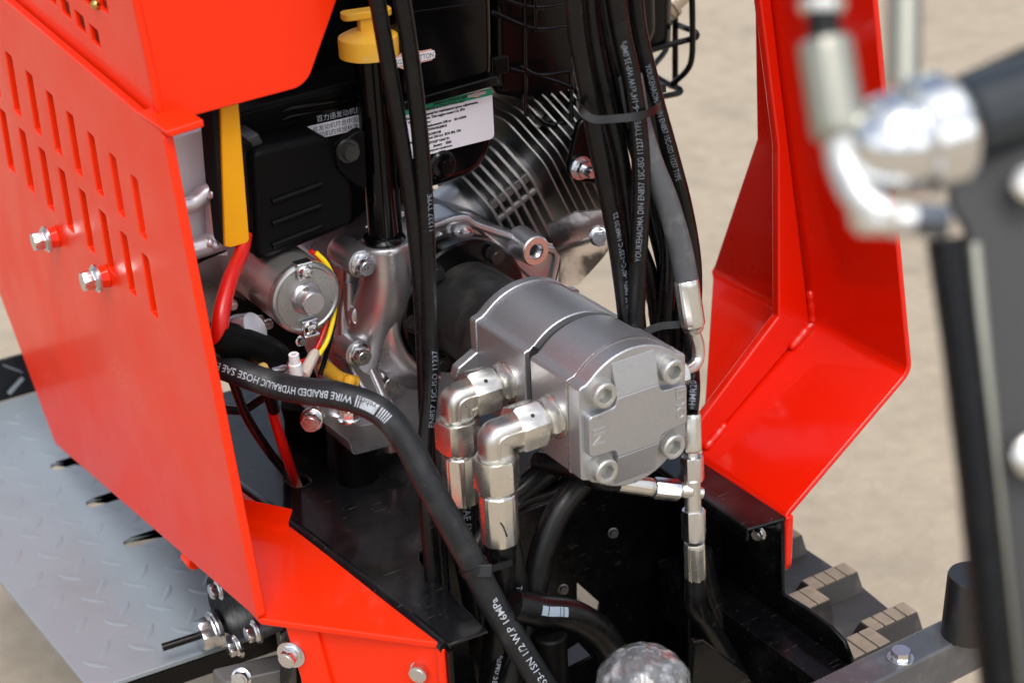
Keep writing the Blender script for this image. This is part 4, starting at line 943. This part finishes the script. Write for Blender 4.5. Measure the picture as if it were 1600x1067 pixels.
# thin hoses descending on the left of the pump
GT = None
q = hp((583, -30, 215), (605, 90, 212), (624, 200, 208), (640, 300, 204), (652, 400, 200), (660, 500, 196), (664, 600, 186), (670, 710, 165), (680, 790, 140), (690, 900, 128), (694, 980, 126))
rt = mmw(26, q[3])/2
hose('hydraulic_hose', 'thin black hose dropping past the yellow oil cap, left of its twin', q, rt, RUB, GH)
q = hp((622, -30, 204), (642, 90, 202), (655, 200, 200), (663, 300, 197), (668, 400, 193), (671, 500, 188), (672, 600, 178), (664, 710, 158), (668, 790, 134), (676, 900, 122), (680, 980, 120))
hose('hydraulic_hose', 'thin black hose dropping in front of the engine label, right of its twin', q, rt*1.05, RUB, GH, prints=[pr('EN857 1SC-ISO 11237', 656, 668, -1, 5.5, -32), pr('11237 TYPE', 661, 360, -1, 5, -35)], pm=PALE)

# hose bundle on the right
YB = 105
def bh(label, q, w_, prints=(), m=None, pm=None, nm='hydraulic_hose'):
    p = hp(*q); return hose(nm, label, p, mmw(w_, p[len(p)//2])/2, m or RUB, GH, prints=prints, pm=pm, n=18)
bh('black hose forming the left edge of the tied bundle', [(892, -40, 100), (902, 60, 100), (925, 180, 100), (936, 240, 98), (958, 350, 97), (972, 440, 96), (982, 530, 96)], 29, [pr('WP:35.0MPa -40°C~125°C HMR20 22', 976, 488, -1, 4.6, -25, 1.0)], pm=PALE)
bh('black hose at the front of the tied bundle with a long white print reading upward', [(950, -60, 92), (968, 40, 90), (986, 120, 86), (996, 190, 82), (1002, 272, 80), (1000, 350, 80), (996, 420, 82), (992, 540, 90)], 30, [pr('YOUKEHAOMA DIN EN857 1SC-ISO 11237 TYPE-04-6-1/4"x1W WP:35.0MPa', 1000, 405, -1, 5.3, 0, .82)], pm=PALE)
bh('black hose on the right of the tied bundle with white print reading downward', [(985, -60, 112), (996, 40, 110), (1012, 110, 106), (1026, 165, 104), (1047, 240, 104), (1068, 320, 104), (1082, 400, 100), (1084, 470, 96), (1080, 560, 90), (1077, 645, 62)], 27, [pr('YOUKEHAOMA DIN EN857 1SC-ISO 11237 TYPE', 1006, 98, 1, 5.0, 8, .78)], pm=PALE)
bh('black hose second from the left in the tied bundle', [(912, -40, 125), (925, 60, 125), (950, 170, 122), (965, 250, 125), (990, 360, 128), (1018, 440, 128), (1032, 540, 128)], 27)
bh('black hose behind the middle of the tied bundle', [(930, -40, 135), (948, 60, 132), (975, 170, 128), (1000, 250, 130), (1020, 340, 132), (1040, 430, 125), (1040, 540, 118)], 27)
bh('black hose hidden behind the grey crimped hose', [(960, -40, 140), (975, 60, 138), (1000, 170, 132), (1028, 260, 130), (1045, 340, 130), (1058, 430, 122), (1062, 560, 110)], 25)
bh('black hose squeezed between the two printed hoses of the tied bundle', [(972, -60, 118), (984, 40, 116), (1002, 110, 112), (1014, 165, 108), (1024, 240, 112), (1034, 320, 112), (1044, 400, 112), (1040, 500, 112)], 28)
bh('black hose tucked behind the left printed hose of the tied bundle', [(915, -60, 112), (928, 60, 110), (952, 175, 106), (970, 250, 104), (984, 350, 106), (990, 440, 108), (1000, 540, 110)], 28)
gq = [(985, 120, 100), (998, 190, 96), (1016, 250, 86), (1040, 310, 78), (1060, 375, 72), (1074, 442, 66)]
gh_o, gP = bh('grey dusty hose bending down into a plated crimp at the right of the bundle', gq, 38, m=mat('dusty grey hose', (.07, .075, .083), .55, bump=.2, bscale=500, dust=(.2, .2, .2), dustamt=.5, dscale=60))
# crimp with bent tube into the pump outlet
ft = thing('crimp_fitting', W(1078, 470, y=60), 'plated crimp with bent steel tube entering the far side of the pump', 'pipe fitting')
fa, fb = W(1072, 437, y=66), W(1083, 510, y=56); mb = MB(); ferrule(mb, fa, fb, mmw(40, fa)/2, 6); link('crimp_ferrule', mb, ZINC, ft)
tp = [fb, W(1086, 522, y=55), W(1091, 540, y=54), W(1090, 562, y=52), W(1078, 576, y=48), W(1055, 582, y=42)]
mb = MB().tube(spline([fb-(V(tp[1])-fb)*.2]+tp[1:], 8), mmw(20, fb)/2, 20); mb.lathe(fb, tp[1]-fb, [(0, 10), (4, 9), (6, 7)], 24); link('bent_tube', mb, ZCAST, ft)
p = W(1060, 584, y=40); mb = MB().hexa(p+V((4, 0, 0)), -X, 15, 14, Z); link('banjo_nut', mb, ZINC, ft)
# second small fitting behind
f3 = thing('crimp_fitting', W(1016, 470, y=150), 'small plated crimp and bent tube half hidden behind the hose bundle', 'pipe fitting')
fa, fb = W(1008, 420, y=150), W(1022, 472, y=148); mb = MB(); ferrule(mb, fa, fb, mmw(24, fa)/2, 6); link('crimp_ferrule', mb, ZINC, f3)
mb = MB().tube(spline([fb, W(1021, 490, y=147), W(1024, 508, y=146), W(1016, 524, y=145), W(1000, 532, y=143)], 8), mmw(17, fb)/2, 18); link('bent_tube', mb, ZCAST, f3)
# cable ties
def tie(label, pts, w_):
    mb = MB().ribbon(spline(pts, 8), UV, w_, 1.6); o = link('cable_tie', mb, TIE); tag(o, label, 'cable tie', 'black nylon cable ties'); return o
t1 = tie('black nylon tie wrapped around the hose bundle above the pump', hp((902, 155, 130), (905, 168, 92), (925, 186, 78), (960, 186, 72), (1000, 181, 66), (1026, 170, 82), (1033, 150, 118), (1000, 140, 145), (930, 140, 150), (902, 155, 130)), 7)
t2 = tie('black nylon tie across the lower end of the hose bundle beside the plated crimp', hp((996, 520, 96), (1004, 520, 84), (1030, 510, 80), (1062, 507, 70)), 7)
p = W(1031, 137, y=118); mb = MB().obox(p, X, Y, Z, 3.5, 5, 4); link('tie_head', mb, TIE, t1)
# tie on big hose + ferrule hose
dt = P1_.near(741, 890); pc, tg = P1_.at(dt); a_, e1b, e2b = basis(tg)
ring = [pc+(e1b*math.cos(g)+e2b*math.sin(g))*(r1+.8) for g in [2*math.pi*i/28 for i in range(29)]]
mb = MB(); mb.ribbon(ring, tg, 6.5, 1.5); tl_ = W(800, 878, y=f2.y-18); mb.ribbon([W(756, 893, y=40), W(772, 887, y=36), tl_], Z, 6.5, 1.4)
t3 = link('cable_tie', mb, TIE); tag(t3, 'black nylon tie with its square head on the thick printed hose', 'cable tie', 'black nylon cable ties')
p = W(757, 891, y=34); mb = MB().obox(p, RV, DV, UV, 7, 4, 6); link('tie_head', mb, TIE, t3, 1)

# tee fitting at the right of the pump
tf = thing('tee_fitting', W(1088, 905, y=2), 'plated tee fitting with three crimped hose ends beside the pump cover', 'pipe fitting')
TX = W(1082, 765, y=4)
ax = (W(1080, 640, y=22)-W(1087, 905, y=2)).normalized()
def atp(py): # point on the tee axis at picture height
    t = (py-765)/(905-765); return TX.lerp(W(1087, 905, y=2), t) if py >= 765 else TX.lerp(W(1080, 640, y=22), (765-py)/(765-640))
rk = depth(TX)/FPX
mb = MB(); ferrule(mb, atp(646), atp(704), 16*rk, 6); link('crimp_ferrule', mb, ZINC, tf)
mb = MB().lathe(atp(706), atp(720)-atp(706), [(0, 10*rk), (20*rk, 10*rk)], 20); link('hose_tail', mb, ZINC, tf)
mb = MB().hexa(atp(712), -ax, 18.5*rk, (atp(712)-atp(752)).length, X); link('hose_nut', mb, BOLT, tf)
mb = MB().lathe(atp(748), -ax, [(0, 13*rk), (50*rk, 13*rk), (52*rk, 14*rk), (60*rk, 14*rk)], 24); mb.tube([atp(766), atp(766)+(W(1060, 766, y=10)-atp(766))*.8], 12*rk, 20); link('tee_body', mb, ZCAST, tf, 1)
mb = MB().hexa(atp(795), -ax, 19.5*rk, (atp(795)-atp(838)).length, X); link('hose_nut', mb, BOLT, tf)
mb = MB().lathe(atp(834), -ax, [(0, 9*rk), (12*rk, 9*rk)], 20); link('hose_tail', mb, ZINC, tf)
mb = MB(); ferrule(mb, atp(845), atp(906), 17.5*rk, 6); link('crimp_ferrule', mb, ZINC, tf)
sL = W(1022, 762, y=18); sR = W(1060, 766, y=10); dx = (sL-sR).normalized()
mb = MB().hexa(sR, dx, 17.5*rk, (sR-sL).length, Z); link('hose_nut', mb, BOLT, tf)
mb = MB().lathe(sR, -dx, [(-2, 11*rk), (4, 11*rk), (8, 9.5*rk), (24, 9.5*rk)], 20); link('tee_branch', mb, ZCAST, tf)
s2 = W(956, 752, y=26); mb = MB(); ferrule(mb, sL+dx*2, s2, 15*rk, 6); link('crimp_ferrule', mb, ZINC, tf)
b0 = atp(904); hose('hydraulic_hose', 'black hose leaving the bottom of the tee fitting into the dark bay', [b0-ax*-4, b0-ax*30, W(1108, 980, y=4), W(1150, 1050, y=4), W(1180, 1110, y=0)], 10.5, RUB, GH)
hose('hydraulic_hose', 'black hose running down beside the tee hose in the dark bay', hp((1098, 860, 60), (1112, 930, 55), (1140, 1000, 45), (1165, 1080, 40)), 10, RUB, GH)
o, P = hose('hydraulic_hose', 'short upright black hose with pale print above the plated tee fitting', [W(1072, 490, y=110), W(1080, 560, y=70), W(1083, 605, y=34), atp(642)], 11.5*rk, RUB, GH, prints=[pr('HMR20', 1084, 634, -1, 6.2, 0, .75)], pm=PALE)
hose('hydraulic_hose', 'black hose leaving the tee branch behind the pump', [s2-dx*6, s2+dx*10, W(900, 735, y=60), W(840, 720, y=110)], 9.5, RUB, GH)

# hoses inside the bay
hose('hydraulic_hose', 'black hose curving from under the pump down through the bay', hp((960, 690, 60), (915, 745, 60), (872, 800, 55), (848, 860, 50), (832, 940, 45), (812, 1010, 40), (790, 1090, 35)), 12.5, RUB, GH)
hose('hydraulic_hose', 'thick black hose rising from the bay behind the pen marked ferrule', hp((930, 655, 130), (880, 712, 130), (825, 760, 130), (780, 800, 128), (740, 860, 120)), 13.5, RUB, GH)
hose('hydraulic_hose', 'thin black hose crossing under the thick hose below the pump', hp((900, 740, 120), (860, 768, 120), (815, 785, 120), (770, 830, 118)), 6, RUB, GH)
hose('hydraulic_hose', 'thin black hose with pale print curving past the cable tie', hp((785, 800, 62), (802, 870, 50), (812, 930, 45), (808, 990, 42), (785, 1075, 40)), 9.5, RUB, GH, prints=[pr('125°C HMR20-22', 806, 1000, -1, 5.6, 0)], pm=PALE)
hose('hydraulic_hose', 'black hose printed 35.0MPa low in the bay behind the thick hose', hp((782, 900, 60), (788, 980, 55), (780, 1040, 50), (765, 1100, 45)), 11, RUB, GH, prints=[pr('35.0MPa', 777, 1062, -1, 6, 0)], pm=PALE)
q = hp((800, 945, 30), (845, 955, 28), (895, 962, 28), (938, 990, 25), (965, 1040, 20), (975, 1110, 10))
o, P = hose('hydraulic_hose', 'thick black hose with a pale stamp arching toward the wrapped cap', q, 15.5, RUB, GH)
mb = MB(); d0 = P.near(833, 953)
for a, b in ((0, 7), (8, 21), (21.8, 25), (26, 31)): band_hose(mb, P, 15.5, d0+a, d0+b, 9, 6)
link('stamp', mb, BLUEP, o, flat=True)
mb = MB().lathe(W(862, 1060, y=20), Z, [(0, 16), (50, 16), (52, 14)], 24); tag(link('hose_stub', mb, PLA), 'dark upright plastic stub under the arching hose', 'pipe')

# wrapped cap
cc = W(1005, 1050, y=-80)
random.seed(7)
ph = [(V((random.uniform(-1, 1), random.uniform(-1, 1), random.uniform(-1, 1))).normalized(), random.uniform(3, 13), random.random()*6) for _ in range(22)]
def crinkle(dv): return 1.03-sum(abs(math.sin(dv.dot(a)*f+c))**.7 for a, f, c in ph)*.0075
mb = MB().sphere(cc-Z*14, 47, 84, 52, (1, 1, .82), crinkle); mb.lathe(cc-Z*110, Z, [(0, 34), (90, 38)], 32)
tag(link('wrapped_cap', mb, FILM, sharp=22), 'round cap wrapped in crinkled clear plastic film at the bottom edge', 'wrapped cap')

# ================================================================== GREY TRAY, YELLOW STRAP, WIRES
gt = thing('battery_tray', W(320, 330, y=330), 'pale grey welded tube bracket behind the red side panel', 'bracket')
mb = MB(); mb.prism([W(*t, y=338) for t in ((268, 219), (322, 201), (326, 170), (350, 164), (352, 300), (356, 400), (285, 400))], (0, 8, 0)); link('back_sheet', mb, GREY, gt, 1)
mb = MB().tube(spline([W(*t, y=322) for t in ((284, 322), (304, 316), (325, 300), (345, 298))], 6), 9, 14); link('tube', mb, WELD, gt, sharp=70)
mb = MB().tube([W(*t, y=322) for t in ((336, 296), (338, 330), (340, 376))], 10.5, 14); link('tube', mb, WELD, gt, sharp=70)
mb = MB().tube([W(*t, y=320) for t in ((290, 392), (318, 384), (348, 374))], 10.5, 14); link('tube', mb, WELD, gt, sharp=70)
for c in ((334, 302), (342, 318), (330, 378)):
    mb = MB().tube(spline([W(c[0]+i*2.6-6, c[1]+i*1.2, y=312+(i % 2)) for i in range(6)], 4), lambda t: 4.6+.8*math.sin(t*24), 10); link('weld_bead', mb, WELD, gt, sharp=80)
mb = MB().tube([W(*t, y=330) for t in ((296, 408), (320, 396), (350, 384))], 6, 12); link('rubber_strip', mb, PLA, gt)
ys = thing('yellow_bar', W(375, 385, y=295), 'yellow painted vertical bar backed with black foam between the panel and engine', 'bar')
mb = MB().prism([W(*t, y=290) for t in ((345, 166), (373, 160), (390, 375), (386, 380), (362, 387), (352, 386))], (0, 5, 0)); link('bar_face', mb, YEL, ys, 1)
mb = MB().prism([W(*t, y=294) for t in ((330, 166), (352, 164), (362, 385), (348, 384))], (0, 30, 0)); link('foam_backing', mb, FOAM, ys, 1.5)

GW = 'wires around the starter motor'
def wr(label, q, r, m, nm='wire', n=12): return hose(nm, label, hp(*q), r, m, GW, 'wire', n=n)
mb = MB(); path = spline(hp((384, 366, 302), (377, 396, 290), (360, 436, 266), (348, 480, 248), (344, 508, 242), (344, 538, 242)), 8)
mb.tube(path, lambda t: 6.5+2*t, 16); tag(link('battery_cable', mb, REDW), 'thick red sheathed cable in front of the silver starter motor', 'cable')
tm_ = thing('terminal_boot', W(390, 540, y=250), 'black rubber terminal boot at the lower end of the red cable', 'terminal cover')
mb = MB().tube(spline(hp((335, 522, 245), (370, 535, 248), (410, 548, 252), (435, 560, 255)), 6), lambda t: 17-5*abs(t-.4), 18); link('boot', mb, PLA, tm_)
mb = MB().lathe(W(375, 525, y=262), V((.5, -.6, .5)), [(0, 18), (4, 20), (8, 19), (20, 15)], 24); link('stud_base', mb, CAST, tm_)
mb = MB().bolt(W(410, 578, y=235), V((0, -.5, .8)), 5); link('terminal_screw', mb, COPPER, tm_)
wr('yellow wire passing down beside the starter motor end cap', [(494, 395, 285), (512, 415, 283), (524, 450, 280), (522, 490, 275), (512, 530, 270), (498, 555, 262)], 2.4, YELW)
wr('red wire above the starter motor end cap', [(485, 392, 287), (500, 405, 286), (516, 430, 284)], 2.2, REDW)
wr('red wire hanging below the starter motor to the connector', [(515, 478, 280), (505, 520, 272), (488, 555, 262), (466, 568, 252), (446, 574, 245)], 2.6, REDW)
wr('thin black wire behind the yellow wire', [(527, 440, 287), (522, 500, 285), (508, 560, 280), (500, 585, 275)], 2.4, PLA)
mb = MB().lathe(W(463, 585, y=228), W(458, 548, y=226)-W(463, 585, y=228), [(0, 6.2), (12, 6), (13, 5), (22, 4.8), (22, 2.5), (16, 2.4)], 20); tag(link('wire_connector', mb, CLEAR), 'small white plastic bullet connector standing above the printed hose', 'connector', 'wire connectors')
mb = MB().lathe(W(474, 586, y=232), W(494, 548, y=258)-W(474, 586, y=232), [(0, 4), (2, 6), (30, 5.5), (36, 4)], 18); tag(link('wire_connector', mb, mat('clear sleeve', (.5, .42, .36), .2, coat=.6)), 'clear sleeved connector joining the yellow and red wires', 'connector', 'wire connectors')
mb = MB().lathe(W(446, 574, y=240), W(422, 580, y=238)-W(446, 574, y=240), [(0, 3.5), (4, 4.5), (10, 4), (16, 4.5)], 14); tag(link('wire_connector', mb, BOLT), 'bare metal crimp terminal on the red wire', 'connector', 'wire connectors')
# cables into the deck hole
mb = MB(); path = spline([W(418, 600, y=250), W(428, 650, y=275), W(445, 705, y=300), W(463, 757, z=DZ-4), W(468, 775, z=DZ-60)], 8); mb.tube(path, 5.2, 14); tag(link('cable', mb, REDW), 'red sheathed cable dropping into the hole in the black deck', 'cable')
mb = MB(); path = spline([W(405, 580, y=246), W(418, 610, y=252), W(428, 640, y=270)], 8); mb.tube(path, 6.2, 14); tag(link('cable_sleeve', mb, PLA), 'black heat shrink sleeve on top of the red cable', 'sleeve')
hose('cable', 'black cable slanting down behind the printed hose to the deck hole', [W(362, 590, y=262), W(385, 650, y=285), W(420, 705, y=310), W(450, 745, z=DZ-3), W(456, 770, z=DZ-50)], 4.6, RUB, None, 'cable')
hose('cable', 'black cable looping behind the panel edge above the deck', hp((352, 640, 330), (380, 640, 330), (410, 622, 320), (430, 612, 300)), 4.4, RUB, None, 'cable')

# ================================================================== FOREGROUND CONTROL VALVE END (out of focus)
FD = 720
def D(px, py, d=FD): return W(px, py, d=d)
k1 = FD/FPX
lv = thing('lever_bracket', D(1560, 700, 800), 'blurred black bracket and tubes in the right foreground', 'bracket')
def dplate(name, pxs, d, th, m, bev=1.5):
    mb = MB().prism([D(*p, d) for p in pxs], DV*th); return link(name, mb, m, lv, bev)
dplate('bracket_plate', [(1485, 225), (1660, 150), (1700, 150), (1700, 1150), (1590, 1150), (1562, 820), (1536, 560), (1512, 360), (1488, 320)], 808, 10, mat('matt charcoal plate', (.03, .03, .031), .5, bump=.1))
mb = MB(); mb.tube([D(1478, 372, 790), D(1502, 540, 792), D(1528, 760, 795), D(1566, 1120, 800)], 9.2, 20); link('black_tube', mb, BLK, lv)
mb = MB(); mb.tube([D(1520, 380, 797), D(1536, 560, 797), D(1556, 780, 798), D(1585, 1100, 799)], 4.2, 14); link('steel_rod', mb, OLIVE, lv)
mb = MB(); mb.lathe(D(1500, 190, 800), (D(1720, 120, 820)-D(1500, 190, 800)), [(0, 17), (3, 20), (100, 21)], 32); link('pivot_barrel', mb, mat('blue black barrel', (.02, .026, .032), .35, bump=.05), lv)
dplate('top_arm', [(1470, 130), (1600, 72), (1720, 50), (1720, 190), (1500, 230)], 822, 8, DECK, 2)
for (px, py, r_) in ((1608, 288, 9), (1612, 712, 10)):
    mb = MB().lathe(D(px, py, 796), -DV, [(0, r_), (4, r_), (6, r_*.7)], 24); link('bolt_head', mb, ZINC, lv)
sf = thing('swivel_fitting', D(1430, 215), 'blurred bright chrome swivel hose fitting in the right foreground', 'pipe fitting')
c = D(1400, 225); ax_ = (D(1520, 190, FD+10)-c).normalized()
mb = MB().sphere(c, 82*k1, 28, 18); link('ball', mb, CHROME, sf, sharp=60)
mb = MB().lathe(c+ax_*18*k1, ax_, [(0, 78*k1), (8*k1, 92*k1), (66*k1, 94*k1), (80*k1, 84*k1), (88*k1, 60*k1)], 36); link('union_nut', mb, CHROME, sf)
mb = MB(); ferrule(mb, D(1288, 62), D(1312, 215), 43*k1, 6); link('crimp_ferrule', mb, OLIVE, sf)
mb = MB().tube(spline([D(1312, 205), D(1320, 260), D(1345, 310, FD-6), D(1390, 340, FD-10), D(1425, 345, FD-10)], 6), 28*k1, 20); link('bent_tube', mb, mat('satin bent tube', (.62, .63, .62), .38, .9), sf)
mb = MB().lathe(D(1370, 345, FD-8), UV, [(-22*k1, 30*k1), (-10*k1, 42*k1), (15*k1, 46*k1)], 24); link('union_base', mb, ZINC, sf)
mb = MB().lathe(D(1405, 345, FD), RV-UV*.1, [(0, 25*k1), (14*k1, 25*k1)], 20); link('seal_ring', mb, COPPER, sf)
mb = MB().hexa(D(1418, 342, FD), RV-UV*.1, 30*k1, 62*k1, UV); link('lock_nut', mb, mat('dark blued nut', (.12, .14, .17), .25, .9), sf)
hose('hydraulic_hose', 'blurred black hose entering the foreground swivel fitting from the top', [D(1280, -60), D(1284, 0), D(1290, 70)], 26*k1, RUB, None)
mb = MB(); mb.lathe(D(1284, 22), D(1284, -30)-D(1284, 22), [(0, 34*k1), (3, 37*k1), (20*k1, 37*k1), (24*k1, 32*k1)], 24); link('hose_collar', mb, ZINC, sf)
mb = MB().lathe(D(1412, 180, 830), D(1414, -60, 830)-D(1412, 180, 830), [(0, 28*830/FPX), (90, 28*830/FPX)], 24); tag(link('steel_tube', mb, OLIVE), 'blurred grey upright tube behind the chrome swivel fitting', 'tube')

# tidy helper properties
for o in S.objects:
    if '_o' in o: del o['_o']
